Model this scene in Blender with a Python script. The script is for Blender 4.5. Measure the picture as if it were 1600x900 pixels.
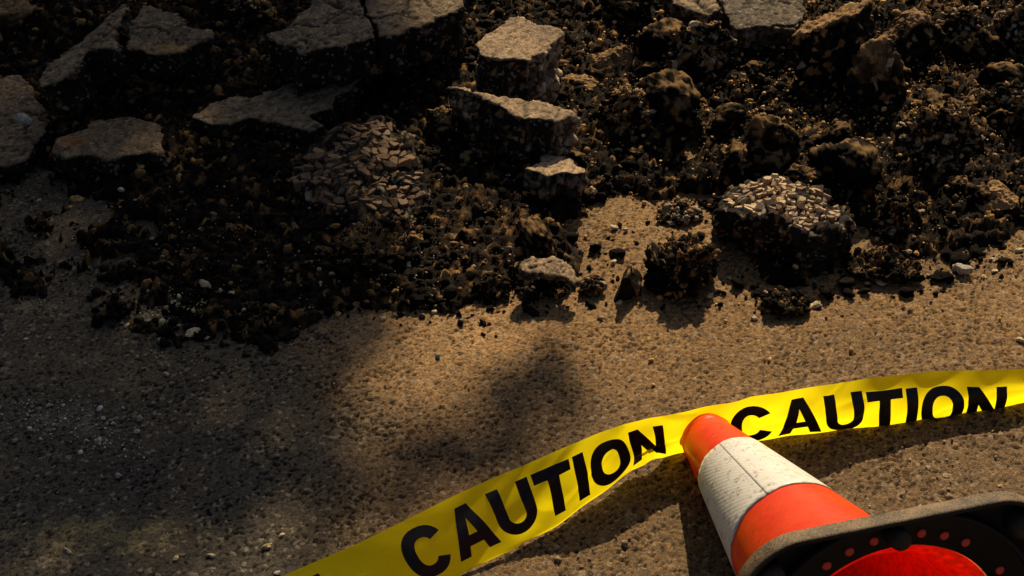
import bpy, bmesh, math
import numpy as np
from math import radians, sin, cos, pi
for o in list(bpy.data.objects): bpy.data.objects.remove(o)
scene = bpy.context.scene
COL = scene.collection

# ------------------------------------------------------------------ camera, sky, sun, exposure
FPX, CAM_H, PITCH = 2458.0, 1.178, radians(36.1)
cam_d = bpy.data.cameras.new('camera'); cam = bpy.data.objects.new('camera', cam_d); COL.objects.link(cam)
cam_d.sensor_width = 36.0; cam_d.lens = 36.0*FPX/1600; cam_d.clip_start = 0.05; cam_d.clip_end = 3000
cam.location = (0, 0, CAM_H); cam.rotation_euler = (pi/2-PITCH, 0, 0)
scene.camera = cam
SUN_AZ, SUN_EL = radians(12.0), radians(38.5)
world = bpy.data.worlds.new("World"); scene.world = world; world.use_nodes = True
wn = world.node_tree
sky = wn.nodes.new('ShaderNodeTexSky'); sky.sky_type = 'NISHITA'; sky.sun_disc = False
sky.air_density = .7; sky.dust_density = 3.0; sky.ozone_density = .3; sky.sun_elevation = SUN_EL; sky.sun_rotation = SUN_AZ
wn.links.new(sky.outputs[0], wn.nodes['Background'].inputs[0]); wn.nodes['Background'].inputs[1].default_value = 0.05
sun_d = bpy.data.lights.new('sun', 'SUN'); sun_d.energy = 5.0; sun_d.angle = radians(0.5); sun_d.color = (1.0, 0.78, 0.50)
sun = bpy.data.objects.new('sun', sun_d); COL.objects.link(sun)
SUNV = np.array([sin(SUN_AZ)*cos(SUN_EL), cos(SUN_AZ)*cos(SUN_EL), sin(SUN_EL)])
sun.rotation_euler = (pi/2-SUN_EL, 0, pi-SUN_AZ)
sun.location = tuple(SUNV*30)
scene.view_settings.view_transform = 'Standard'; scene.view_settings.look = 'None'
scene.view_settings.exposure = 0.42; scene.view_settings.gamma = 1.0

# ------------------------------------------------------------------ geometry of the photograph
CF = np.array([0, cos(PITCH), -sin(PITCH)]); CU = np.array([0, sin(PITCH), cos(PITCH)]); CR = np.array([1., 0, 0]); CC = np.array([0, 0, CAM_H])
def ray(x, y): return CF + CR*((x-800)/FPX) - CU*((y-450)/FPX)
def unp(x, y, z=0.0):
    d = ray(x, y); return CC + d*((z-CC[2])/d[2])
def proj(P):
    d = np.asarray(P, float)-CC; z = d@CF
    return np.stack([800+FPX*(d@CR)/z, 450-FPX*(d@CU)/z], -1)
def pxm(P): return FPX/((np.asarray(P)-CC)@CF)

# ------------------------------------------------------------------ noise
_pr = np.random.RandomState(7); _perm = np.concatenate([_pr.permutation(256)]*3).astype(np.int64)
_grad = _pr.normal(size=(256, 3)); _grad /= np.linalg.norm(_grad, axis=1)[:, None]
_rand = _pr.rand(256, 4)
def _hash(i, j, k): return _perm[_perm[_perm[i & 255]+(j & 255)]+(k & 255)]
def perlin(P):
    P = np.asarray(P, float); I = np.floor(P).astype(np.int64); f = P-I; w = f*f*f*(f*(f*6-15)+10)
    r = 0
    for a in (0, 1):
        for b in (0, 1):
            for c in (0, 1):
                g = _grad[_hash(I[:, 0]+a, I[:, 1]+b, I[:, 2]+c)]
                d = g[:, 0]*(f[:, 0]-a)+g[:, 1]*(f[:, 1]-b)+g[:, 2]*(f[:, 2]-c)
                r = r + d*(w[:, 0] if a else 1-w[:, 0])*(w[:, 1] if b else 1-w[:, 1])*(w[:, 2] if c else 1-w[:, 2])
    return r*1.6
def fbm(P, n=4, g=.5):
    r = 0; a = 1.0
    for i in range(n): r = r+a*perlin(np.asarray(P)*2**i+i*17.3); a *= g
    return r
def worley(P, flat=False):
    P = np.asarray(P, float); I = np.floor(P).astype(np.int64)
    F1 = np.full(len(P), 9.); F2 = np.full(len(P), 9.); ID = np.zeros(len(P), np.int64); OF = np.zeros((len(P), 3))
    for a in (-1, 0, 1):
        for b in (-1, 0, 1):
            for c in ((0,) if flat else (-1, 0, 1)):
                h = _hash(I[:, 0]+a, I[:, 1]+b, I[:, 2]+c); q = _rand[h]
                o = I+np.array([a, b, c])+q[:, :3]-P
                if flat: o[:, 2] = 0
                d = (o*o).sum(1)
                m = d < F1; F2 = np.where(m, F1, np.minimum(F2, d)); ID = np.where(m, h, ID); OF[m] = o[m]; F1 = np.where(m, d, F1)
    worley.facet = (OF*(_rand[ID, :3]-.5)).sum(1)   # each cell a small tilted plane
    return np.sqrt(F1), np.sqrt(F2), _rand[ID, 3], ID
def sstep(a, b, x):
    t = np.clip((x-a)/(b-a), 0, 1); return t*t*(3-2*t)
def mixc(a, b, t): return np.asarray(a)*(1-t[:, None])+np.asarray(b)*t[:, None]
def poly_sd(X, Y, poly):
    """signed distance, positive inside"""
    poly = np.asarray(poly, float); n = len(poly); d = np.full(X.shape, 1e18); ins = np.zeros(X.shape, bool)
    for i in range(n):
        a = poly[i]; b = poly[(i+1) % n]; e = b-a; wx = X-a[0]; wy = Y-a[1]
        t = np.clip((wx*e[0]+wy*e[1])/max(e@e, 1e-12), 0, 1)
        d = np.minimum(d, (wx-e[0]*t)**2+(wy-e[1]*t)**2)
        c = ((a[1] <= Y) & (b[1] > Y)) | ((b[1] <= Y) & (a[1] > Y))
        with np.errstate(divide='ignore', invalid='ignore'):
            ins ^= c & (X < (b[0]-a[0])*(Y-a[1])/(b[1]-a[1])+a[0])
    return np.where(ins, 1, -1)*np.sqrt(d)

# ------------------------------------------------------------------ object helpers
def mesh_np(name, V, F, col=None, smooth=True):
    me = bpy.data.meshes.new(name); V = np.asarray(V, np.float32); F = np.asarray(F, np.int32)
    k = F.shape[1]
    me.vertices.add(len(V)); me.vertices.foreach_set('co', V.ravel())
    me.loops.add(F.size); me.loops.foreach_set('vertex_index', F.ravel())
    me.polygons.add(len(F)); me.polygons.foreach_set('loop_start', np.arange(0, F.size, k, dtype=np.int32))
    if smooth: me.polygons.foreach_set('use_smooth', np.ones(len(F), bool))
    me.update(calc_edges=True); me.validate()
    if col is not None: set_col(me, col)
    return me
def set_col(me, col):
    at = me.color_attributes.new('Col', 'FLOAT_COLOR', 'POINT')
    c = np.ones((len(me.vertices), 4), np.float32); c[:, :3] = col; at.data.foreach_set('color', c.ravel())
def obj(name, me, mat=None, parent=None, loc=None):
    o = bpy.data.objects.new(name, me); COL.objects.link(o)
    if mat is not None and me is not None and not me.materials: me.materials.append(mat)
    if parent is not None: o.parent = parent
    if loc is not None: o.location = tuple(loc)
    return o
def tag(o, label=None, cat=None, group=None, kind=None):
    for k, v in (('label', label), ('category', cat), ('group', group), ('kind', kind)):
        if v: o[k] = v
    return o
def bm_mesh(name, bm, smooth=False):
    me = bpy.data.meshes.new(name); bmesh.ops.recalc_face_normals(bm, faces=bm.faces); bm.to_mesh(me); bm.free()
    if smooth: me.polygons.foreach_set('use_smooth', np.ones(len(me.polygons), bool))
    return me
def verts_of(me):
    a = np.empty(len(me.vertices)*3, np.float32); me.vertices.foreach_get('co', a); return a.reshape(-1, 3).astype(float)
def normals_of(me):
    a = np.empty(len(me.vertices)*3, np.float32); me.vertices.foreach_get('normal', a); return a.reshape(-1, 3).astype(float)

# ------------------------------------------------------------------ materials
class NT:
    def __init__(s, name):
        s.m = bpy.data.materials.new(name); s.m.use_nodes = True; s.t = s.m.node_tree; s.b = s.t.nodes['Principled BSDF']; s.out = s.t.nodes['Material Output']
    def n(s, ty, **kw):
        x = s.t.nodes.new(ty)
        for k, v in kw.items():
            if k in x.bl_rna.properties and k != 'inputs': setattr(x, k, v)
            else: x.inputs[k.replace('_', ' ')].default_value = v
        return x
    def l(s, a, b): s.t.links.new(a, b)
    def coord(s, kind='Object'): return s.n('ShaderNodeTexCoord').outputs[kind]
    def noise(s, co, scale, detail=4, rough=.6):
        x = s.n('ShaderNodeTexNoise'); x.inputs['Scale'].default_value = scale; x.inputs['Detail'].default_value = detail; x.inputs['Roughness'].default_value = rough; s.l(co, x.inputs['Vector']); return x.outputs['Fac']
    def voro(s, co, scale, feature='F1', out='Distance'):
        x = s.n('ShaderNodeTexVoronoi', feature=feature); x.inputs['Scale'].default_value = scale; s.l(co, x.inputs['Vector']); return x.outputs[out]
    def ramp(s, fac, stops):
        x = s.n('ShaderNodeValToRGB'); e = x.color_ramp.elements
        while len(e) < len(stops): e.new(.5)
        for i, (p, c) in enumerate(stops): e[i].position = p; e[i].color = (*(c if hasattr(c, '__len__') else (c, c, c)), 1)
        s.l(fac, x.inputs[0]); return x.outputs[0]
    def mix(s, fac, a, b, mode='MIX'):
        x = s.n('ShaderNodeMix', data_type='RGBA', blend_type=mode)
        for sock, v in ((x.inputs[0], fac), (x.inputs[6], a), (x.inputs[7], b)):
            if hasattr(v, 'links'): s.l(v, sock)
            elif hasattr(v, '__len__'): sock.default_value = (*v, 1)
            else: sock.default_value = v
        return x.outputs[2]
    def math(s, op, a, b=0.):
        x = s.n('ShaderNodeMath', operation=op)
        for sock, v in ((x.inputs[0], a), (x.inputs[1], b)):
            if hasattr(v, 'links'): s.l(v, sock)
            else: sock.default_value = v
        return x.outputs[0]
    def bump(s, h, strength=.5, dist=.002, prev=None):
        x = s.n('ShaderNodeBump'); x.inputs['Strength'].default_value = strength; x.inputs['Distance'].default_value = dist; s.l(h, x.inputs['Height'])
        if prev is not None: s.l(prev, x.inputs['Normal'])
        return x.outputs[0]
    def set(s, **kw):
        for k, v in kw.items():
            sock = s.b.inputs[k.replace('_', ' ')]
            if hasattr(v, 'links'): s.l(v, sock)
            elif hasattr(v, '__len__'): sock.default_value = (*v, 1)
            else: sock.default_value = v
        return s

def mat_rubble(name, bump=.8):
    M = NT(name); co = M.coord()
    a = M.n('ShaderNodeAttribute'); a.attribute_name = 'Col'
    g = M.noise(co, 420, 3, .7); g2 = M.noise(co, 60, 4)
    c = M.mix(1.0, a.outputs['Color'], M.ramp(g, [(.3, .45), (.7, 1.6)]), 'MULTIPLY')
    c = M.mix(1.0, c, M.ramp(g2, [(.3, .7), (.7, 1.35)]), 'MULTIPLY')
    M.set(Base_Color=c, Roughness=.8, Normal=M.bump(g, bump, .0025, M.bump(g2, .5, .004)))
    M.b.inputs['Specular IOR Level'].default_value = .06
    return M.m
MAT_RUBBLE = mat_rubble('broken_asphalt')
MAT_CRUMB = mat_rubble('loose_crumbs', .9)

def mat_ground():
    M = NT('old_asphalt'); co = M.coord()
    a = M.n('ShaderNodeAttribute'); a.attribute_name = 'Col'
    fine = M.noise(co, 640, 3, .8); mid = M.noise(co, 230, 4, .7); wide = M.noise(co, 70, 4, .6); big = M.noise(co, 3.2, 4, .55)
    spk = M.voro(co, 230, 'F1', 'Color'); sp = M.n('ShaderNodeSeparateColor'); M.l(spk, sp.inputs[0])
    c = M.mix(1.0, a.outputs['Color'], M.ramp(fine, [(.3, .40), (.5, 1.0), (.72, 1.75)]), 'MULTIPLY')
    c = M.mix(1.0, c, M.ramp(mid, [(.36, .55), (.5, 1.0), (.68, 1.3)]), 'MULTIPLY'); c = M.mix(1.0, c, M.ramp(wide, [(.3, .8), (.7, 1.2)]), 'MULTIPLY')
    c = M.mix(1.0, c, M.ramp(big, [(.3, .8), (.7, 1.15)]), 'MULTIPLY')
    c = M.mix(M.ramp(sp.outputs[0], [(.93, 0.), (.95, .55)]), c, (.36, .29, .2))
    M.set(Base_Color=c, Roughness=.85, Normal=M.bump(fine, .9, .0018, M.bump(mid, .9, .0045)))
    M.b.inputs['Specular IOR Level'].default_value = .25
    return M.m
MAT_GROUND = mat_ground()

# ------------------------------------------------------------------ where the loose rubble lies (photograph outlines carried to the ground)
DENSE = [(-260, 240), (30, 250), (150, 290), (215, 390), (262, 490), (320, 522), (430, 522), (500, 488), (560, 466), (640, 470), (720, 478), (800, 468), (860, 452),
         (900, 405), (885, 360), (905, 325), (965, 300), (1015, 305), (1080, 335), (1122, 345), (1145, 385), (1200, 422), (1240, 440), (1300, 422), (1310, 385),
         (1330, 350), (1400, 362), (1450, 395), (1520, 392), (1600, 360), (1900, 340), (1900, -900), (-260, -900)]
SPARSE = [(-260, 230), (250, 230), (330, 470), (300, 530), (210, 515), (150, 475), (60, 450), (-260, 450)]
HOLES = [(1060, 262, 24, 15), (1190, 184, 46, 9), (1030, 292, 26, 10), (1075, 322, 40, 10), (1382, 378, 46, 16), (1592, 226, 16, 22), (70, 318, 45, 22), (165, 330, 40, 14), (230, 362, 42, 10)]
def rubble_mask(x, y, sparse=False):
    P = np.stack([x, y, np.zeros_like(x)], -1); px = proj(P)
    n1 = fbm(P*9+3.1, 4, .6)*34; n2 = fbm(P*9+41.7, 4, .6)*26
    X = px[:, 0]+n1; Y = px[:, 1]+n2
    m = sstep(-14, 14, poly_sd(X, Y, DENSE)+fbm(P*30, 3)*12)
    sp = sstep(-30, 30, poly_sd(X, Y, SPARSE))*sstep(-.1, .35, fbm(P*14+9.2, 4, .6)+.08)
    m = np.maximum(m, sstep(-30, 30, poly_sd(X, Y, SPARSE))*sstep(.12, .34, fbm(P*13+9.2, 5, .7))*.9)
    if sparse: m = np.maximum(m, sp*.9)
    for cx, cy, rx, ry in HOLES:
        m = m*sstep(.6, 1.25, np.hypot((X-cx)/rx, (Y-cy)/ry))
    return m*sstep(4.6, 3.9, y)
def bed_height(x, y, m=None):
    if m is None: m = rubble_mask(x, y)
    P = np.stack([x, y, np.zeros_like(x)], -1)
    big = .5+.5*np.clip(fbm(P*5+1.3, 3), -1, 1); px = proj(P)
    soft = sstep(-5, 85, poly_sd(px[:, 0], px[:, 1], DENSE))
    for cx, cy, rx, ry in HOLES: soft = soft*sstep(.9, 2.6, np.hypot((px[:, 0]-cx)/rx, (px[:, 1]-cy)/ry))
    rise = .075*sstep(2.0, 2.75, y)
    return m*(.004+.006*big+soft*(.034*big*sstep(1.5, 1.95, y)+rise))

# ------------------------------------------------------------------ ground: one sheet to the horizon, fine where the photograph looks
def make_ground():
    st = .0023
    xf = np.arange(-.80, .8001, st); yf = np.arange(.99, 1.98, st)
    def far(e, s): return e+s*np.cumsum(st*1.22**np.arange(1, 62))
    xs = np.concatenate([far(xf[0], -1)[::-1], xf, far(xf[-1], 1)]); ys = np.concatenate([far(yf[0], -1)[::-1], yf, far(yf[-1], 1)])
    X, Y = np.meshgrid(xs, ys); nx, ny = len(xs), len(ys); x = X.ravel(); y = Y.ravel()
    z = np.zeros_like(x); col = np.tile(np.array([.25, .165, .08]), (len(x), 1))
    ii = np.nonzero((np.abs(x) < 1.3) & (y > .55) & (y < 2.5))[0]
    P = np.stack([x[ii], y[ii], np.zeros(len(ii))], -1)
    fade = sstep(1.3, .95, np.abs(P[:, 0]))*sstep(.55, .9, P[:, 1])*sstep(2.5, 2.1, P[:, 1])
    W1, W2, tone, _ = worley(P[:, :2]@np.array([[1., .2], [-.2, 1]])/.0092 if False else np.c_[P[:, :2]/.0058, P[:, 2]], True)
    wv = np.c_[P[:, :2]/.0042+7.7, P[:, 2]]; V1, V2, t2, _ = worley(wv, True)
    stone = sstep(.02, .30, W2-W1)
    low = fbm(P*7+5, 3)
    Pw = P*np.array([1., 1.25, 1])+.004*np.stack([perlin(P*80), perlin(P*80+5), 0*P[:, 0]], -1); pn = fbm(Pw*np.array([150, 200, 1])+2, 3, .6); pits = sstep(.52, .66, pn+.34*fbm(P*13+50, 3)+.1*fbm(P*3+9, 2))
    pk = fbm(P*230+11, 2, .6); micro = sstep(.34, .5, pk)
    h = stone*(.0001+.0006*tone)+.0004*sstep(.0, .3, V2-V1)*t2-.0032*pits-.0012*micro+.0008*low+.0012*fbm(P*260, 2)
    z[ii] = h*fade
    dust = np.array([.30, .176, .068]); tar = np.array([.075, .05, .028])
    t = np.clip(.10+.95*pits+.60*micro+.22*(1-stone)+.30*(tone < .15)+.25*fbm(P*4+20, 3)+.16*fbm(P*45, 3), 0, 1)  # tar gaps; pits darkened further as painted shadow
    far_mix = np.clip(sstep(1.22, 1.52, P[:, 1])+.35*fbm(P*3.1+2, 3), 0, 1)  # ground colour paler towards the heap
    c = mixc(np.tile([.19, .122, .058], (len(t), 1)), dust, far_mix); c = mixc(c, np.tile(tar, (len(t), 1)), t)
    c = c*(.82+.4*t2)[:, None]
    # darker, greyer left third, with shade painted into the colour; pale grit stains there
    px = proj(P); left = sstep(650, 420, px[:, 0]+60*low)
    glow = np.exp(-(((px[:, 0]-720)/190)**2+((px[:, 1]-535)/75)**2)); c = c*(1+.5*glow*(.6+.8*fbm(P*12+5, 3)).clip(0, 1.4))[:, None]   # sunlit peak painted into the colour in front of the heap
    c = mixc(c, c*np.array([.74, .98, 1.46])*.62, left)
    for cx, cy, rx, ry, cc, am in ((265, 495, 46, 18, (.40, .34, .20), .8), (70, 480, 60, 14, (.3, .24, .15), .5), (95, 655, 95, 32, (.27, .245, .20), .35), (150, 835, 210, 36, (.30, .24, .10), .55), (150, 560, 60, 12, (.27, .22, .14), .5)):  # pale grit patches; the yellowish one imitates a pool of light
        s = sstep(1.2, .2, np.hypot((px[:, 0]-cx)/rx, (px[:, 1]-cy)/ry)+.5*fbm(P*16+cx, 4, .7))*am*(.3+.7*sstep(.0, .25, fbm(P*55+cy, 3)+.1))
        c = mixc(c, np.tile(cc, (len(c), 1)), s)
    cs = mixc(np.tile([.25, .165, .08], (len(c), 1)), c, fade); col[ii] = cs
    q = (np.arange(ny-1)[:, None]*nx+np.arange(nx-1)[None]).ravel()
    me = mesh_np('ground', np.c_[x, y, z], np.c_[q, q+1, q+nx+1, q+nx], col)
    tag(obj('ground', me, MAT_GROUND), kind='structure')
make_ground()

# ------------------------------------------------------------------ rubble bed: the packed layer of black crumbs
TAR = np.array([.0062, .0043, .0028]); BROWN = np.array([.205, .115, .042]); PALE = np.array([.34, .27, .18])
def crumb_tones(rnd, tone_bias=0.):
    """colours of broken asphalt: mostly tar-black, some dusty brown, a few bare stones"""
    r = rnd+tone_bias; c = np.tile(TAR, (len(r), 1))*(0.6+1.6*np.modf(rnd*37.7)[0])[:, None]
    c = mixc(c, np.tile(BROWN, (len(r), 1))*(.5+.9*np.modf(rnd*91.3)[0])[:, None], sstep(.80, .86, r))
    return mixc(c, np.tile(PALE, (len(r), 1))*(.5+.7*np.modf(rnd*53.1)[0])[:, None], sstep(.965, .975, r))
def make_bed():
    xs = np.concatenate([np.arange(-2.4, -.92, .02), np.arange(-.92, .95, .0032), np.arange(.95, 2.4, .02)])
    ys = np.concatenate([np.arange(1.36, 2.5, .0034), np.arange(2.5, 4.7, .02)])
    X, Y = np.meshgrid(xs, ys); nx, ny = len(xs), len(ys); x = X.ravel(); y = Y.ravel()
    m = rubble_mask(x, y); P = np.stack([x, y, np.zeros_like(x)], -1)
    z = bed_height(x, y, m)
    Wj = P+.004*np.stack([perlin(P*70), perlin(P*70+9), 0*x], -1)
    A1, A2, at, _ = worley(Wj/.019, True); fa = worley.facet; B1, B2, bt, _ = worley(Wj/.0088+5, True); fb = worley.facet
    z = z+m*((.009*at+.016*fa)*sstep(.0, .25, A2-A1)+(.0042*bt+.0075*fb)*sstep(0, .2, B2-B1)+.0035*fbm(P*120, 3)+.004*fbm(P*28, 2))
    z = z-.012*(1-sstep(.05, .35, m))
    dust = sstep(.35, .75, fbm(P*26+4, 4, .7)+.6*bt-.25); col = mixc(crumb_tones(bt, -.06), BROWN*1.1, dust*(.16+.30*sstep(650, 1000, proj(P)[:, 0]))*sstep(.02, .2, B2-B1))  # brown dust, boosted on the right to paint in its sunlight
    q = (np.arange(ny-1)[:, None]*nx+np.arange(nx-1)[None]).ravel(); F = np.c_[q, q+1, q+nx+1, q+nx]
    F = F[(m[F] > .03).any(1)]
    used = np.unique(F); mp = np.full(len(x), -1); mp[used] = np.arange(len(used))
    F = mp[F]; me = mesh_np('rubble_bed', np.c_[x, y, z][used], np.concatenate([F[:, [0, 1, 2]], F[:, [0, 2, 3]]]), col[used], smooth=False)
    tag(obj('rubble_bed', me, MAT_CRUMB), 'packed layer of black asphalt crumbs spread under the broken chunks', 'rubble', kind='stuff')
make_bed()

# ------------------------------------------------------------------ rocks
def ico(sub):
    bm = bmesh.new(); bmesh.ops.create_icosphere(bm, subdivisions=sub+1, radius=1)
    V = np.array([v.co[:] for v in bm.verts]); F = np.array([[v.index for v in f.verts] for f in bm.faces]); bm.free(); return V, F
ICO = {k: ico(k) for k in (0, 1, 2, 4, 5)}
def cut_shape(V, rs, k=12, lo=.62, hi=1.0):
    r = np.full(len(V), 1.0)
    for _ in range(k):
        m = rs.normal(size=3); m /= np.linalg.norm(m); d = rs.uniform(lo, hi)
        dt = V@m; r = np.where(dt > .05, np.minimum(r, d/np.maximum(dt, .05)), r)
    return V*r[:, None]
def tri_normals(V, F):
    n = np.cross(V[F[:, 1]]-V[F[:, 0]], V[F[:, 2]]-V[F[:, 0]]); N = np.zeros_like(V)
    for i in range(3): np.add.at(N, F[:, i], n)
    return N/np.maximum(np.linalg.norm(N, axis=1), 1e-12)[:, None]

CRUST = []
def clump(name, label, cat, box, seed, style='crumb', depth=.85, zbot=0., dusty=0., rough=1., blocky=.62, flat=None, hgt=.9):
    """box = outline in the photograph; the clump gets a real position, depth and height from it"""
    rs = np.random.RandomState(seed); x0, y0, x1, y1 = box; cx, cy = (x0+x1)/2, (y0+y1)/2
    g = unp(cx, y1, zbot); k = pxm(g); rx = (x1-x0)/2/k; hh = (y1-y0)/2/k; ry = rx*depth
    d = ray(cx, cy); th = math.atan2(-d[2], math.hypot(d[0], d[1]))
    rz = hgt*math.sqrt(max(hh*hh-(ry*sin(th))**2, (.40*rx*cos(th))**2))/cos(th)
    if flat: rz = flat
    ry = min(ry, math.sqrt(max(hh*hh-(rz*.75*cos(th))**2, (.35*rx)**2))/sin(th)*1.1)
    C = unp(cx, cy, zbot+rz*.72)
    V, F = ICO[5]
    V = cut_shape(V, rs, 13, blocky, 1.0); V = V/np.abs(V).max(0)
    if style == 'crumb': V[:, :2] *= (1-.38*V[:, 2:])/1.15
    a = rs.uniform(-.5, .5); V = V*np.array([rx, ry, rz])*1.02
    N = tri_normals(V, F); off = rs.uniform(0, 50, 3); Q = V+off
    if style == 'crumb':
        Q = Q+.004*np.stack([perlin(Q*60), perlin(Q*60+5), perlin(Q*60+9)], -1); A1, A2, at, _ = worley(Q/.0165); fa = worley.facet; B1, B2, bt, _ = worley(Q/.0065); fb = worley.facet
        V = V+N*(rough*((.008*at+.014*fa)*sstep(0, .2, A2-A1)+(.0032*bt+.0058*fb)*sstep(0, .2, B2-B1)+.010*fbm(Q*22, 4)-.008))[:, None]
        dust_lit = sstep(.62, .98, N[:, 2]*.8+.6*fbm(Q*55, 3, .7)+.3*bt); col = mixc(crumb_tones(bt, dusty), np.array([.30, .18, .075]), dust_lit*min(1., .35+5*dusty)); CRUST.append((V.copy(), N.copy(), C, dusty))  # dust on upward faces, made golden to paint in sunlit tops
    elif style == 'stone':       # aggregate held in tar
        A1, A2, at, aid = worley((Q+.002*np.stack([perlin(Q*120), perlin(Q*120+5), perlin(Q*120+9)], -1))/.0135)
        e = sstep(.03, .22, A2-A1)
        V = V+N*(rough*(.0045*e*(.3+at)+.007*fbm(Q*24, 3)-.004))[:, None]
        col = mixc(np.tile(TAR, (len(V), 1)), np.tile(BROWN, (len(V), 1))*(.25+1.5*at[:, None]**1.5)*(1+dusty), e)
    else:                        # worn block
        n = fbm(Q*26, 4)
        V = V+N*(rough*(.006*n+.0022*fbm(Q*150, 3)))[:, None]
        up = sstep(.35, .8, N[:, 2]+.25*n); B1, B2, bt, _ = worley(Q/.009)
        col = mixc(crumb_tones(bt, .04+dusty), np.tile([.27, .165, .075], (len(V), 1))*(.6+.6*bt)[:, None], up*.9)  # upward faces coloured golden to imitate sunlit crests
    rot = rs.uniform(-.25, .25); c, s = cos(rot), sin(rot); V = V@np.array([[c, s, 0], [-s, c, 0], [0, 0, 1]])
    base = np.array([C[0], C[1], C[2]])
    if style == 'crumb': CRUST[-1] = (V+base, CRUST[-1][1]@np.array([[c, s, 0], [-s, c, 0], [0, 0, 1]]), C, dusty)
    me = mesh_np(name, V, F, col, smooth=(style != 'crumb'))
    return tag(obj(name, me, MAT_RUBBLE, loc=base), label, cat)

def slab(name, label, outline, z0, tilt, thick, seed, vox=.0036, dusty=1.0, side='stone', tint=(1, 1, 1), stain=None, cut=.004, cat='asphalt slab', dark=None, pebble=1.0, crack=.11, bare=False):
    rs = np.random.RandomState(seed); O = np.array(outline, float); cpx = O.mean(0); P0 = unp(*cpx, z0)
    n = np.array([-tilt[0], -tilt[1], 1.]); n /= np.linalg.norm(n)
    pts = []
    for x, y in O:
        d = ray(x, y); pts.append(CC+d*(((P0-CC)@n)/(d@n)))
    pts = np.array(pts); dn = []
    for i in range(len(pts)):
        a, b = pts[i], pts[(i+1) % len(pts)]; m = max(1, int(np.linalg.norm(b-a)/.008))
        for j in range(m): dn.append(a+(b-a)*j/m)
    dn = np.array(dn); nn = np.stack([perlin(dn*45+seed), perlin(dn*45+seed+7.7), np.zeros(len(dn))], -1)
    dn = dn+nn*.006; c = dn.mean(0)
    bm = bmesh.new()
    lo = c+(dn-c)*.97-n*thick+nn*.012
    top = [bm.verts.new(p) for p in dn-c]; bot = [bm.verts.new(p) for p in lo-c]
    bm.faces.new(top); bm.faces.new(bot[::-1]); k = len(top)
    for i in range(k): bm.faces.new((top[i], bot[i], bot[(i+1) % k], top[(i+1) % k]))
    bmesh.ops.triangulate(bm, faces=bm.faces[:])
    me0 = bm_mesh('tmp', bm); o = bpy.data.objects.new('tmp', me0); COL.objects.link(o)
    md = o.modifiers.new('r', 'REMESH'); md.mode = 'VOXEL'; md.voxel_size = vox
    dg = bpy.context.evaluated_depsgraph_get(); me = bpy.data.meshes.new_from_object(o.evaluated_get(dg))
    bpy.data.objects.remove(o); bpy.data.meshes.remove(me0); me.name = name
    V = verts_of(me); N = normals_of(me); Q = V+c
    dd = V@n-((dn-c)@n).mean()
    t = sstep(-.008, -.003, dd+.003*fbm(Q*60+seed, 2))*sstep(.45, .75, N@n)
    if bare: t = t*0
    A1, A2, at, _ = worley((Q+.002*np.stack([perlin(Q*120), perlin(Q*120+5), perlin(Q*120+9)], -1))/.0125); e = sstep(.03, .2, A2-A1)
    B1, B2, bt, _ = worley(Q/.0075+3)
    pn = sstep(.36, .5, fbm(Q*125+2, 3, .6)+.2*fbm(Q*14, 2))
    sidedisp = .0045*e*(.3+at)+.009*fbm(Q*22+seed, 3)+.003*fbm(Q*90, 2)-.004
    topdisp = .0006*sstep(.05, .3, B2-B1)*bt-.0018*pn+.0018*fbm(Q*9+seed, 2)+.0013*fbm(Q*230, 2)
    V = V+N*((1-t)*sidedisp+t*topdisp)[:, None]
    if side == 'stone':
        sc = mixc(np.tile(TAR, (len(V), 1)), np.tile((.27, .20, .125), (len(V), 1))*(.12+1.1*at[:, None]**1.3)*pebble, e)  # pebble factor brightens side stones in place of skylight
        if dark is not None: sc = mixc(sc, crumb_tones(bt, .0), sstep(.35, .65, N@np.array(dark)/np.linalg.norm(dark)))  # camera-side faces take black crumb tones, painting in their shade
    else: sc = crumb_tones(bt, .04 if bare else -.08)
    tc = mixc(np.tile([.25, .175, .10], (len(V), 1)), np.tile([.07, .052, .036], (len(V), 1)), np.clip(.15+.7*pn+.3*(bt < .3)+.35*fbm(Q*12, 3), 0, 1))*(.8+.4*bt)[:, None]*dusty*np.array(tint)
    if crack:
        Wq = Q+.02*np.stack([perlin(Q*14), perlin(Q*14+5), perlin(Q*14+9)], -1)+.004*np.stack([perlin(Q*90), perlin(Q*90+5), 0*Q[:, 0]], -1); c1, c2, _, _ = worley(Wq/crack+seed)
        ck = sstep(.03, .008, c2-c1)*t*sstep(-.2, .25, fbm(Q*8+seed, 2)+.05); V = V-N*(ck*.004)[:, None]; tc = mixc(tc, np.tile([.012, .009, .007], (len(V), 1)), ck*.9)
    if stain:
        p = proj(Q); s = sstep(1.2, .3, np.hypot((p[:, 0]-stain[0])/stain[2], (p[:, 1]-stain[1])/stain[3])+.4*fbm(Q*50, 3))*.75
        tc = mixc(tc, np.tile(stain[4], (len(V), 1)), s)
    col = mixc(sc, tc, t)
    me.vertices.foreach_set('co', V.astype(np.float32).ravel()); me.polygons.foreach_set('use_smooth', np.ones(len(me.polygons), bool)); me.update(); set_col(me, col)
    me.materials.clear()
    return tag(obj(name, me, MAT_GROUND, loc=c), label, cat, kind='thing')

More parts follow.
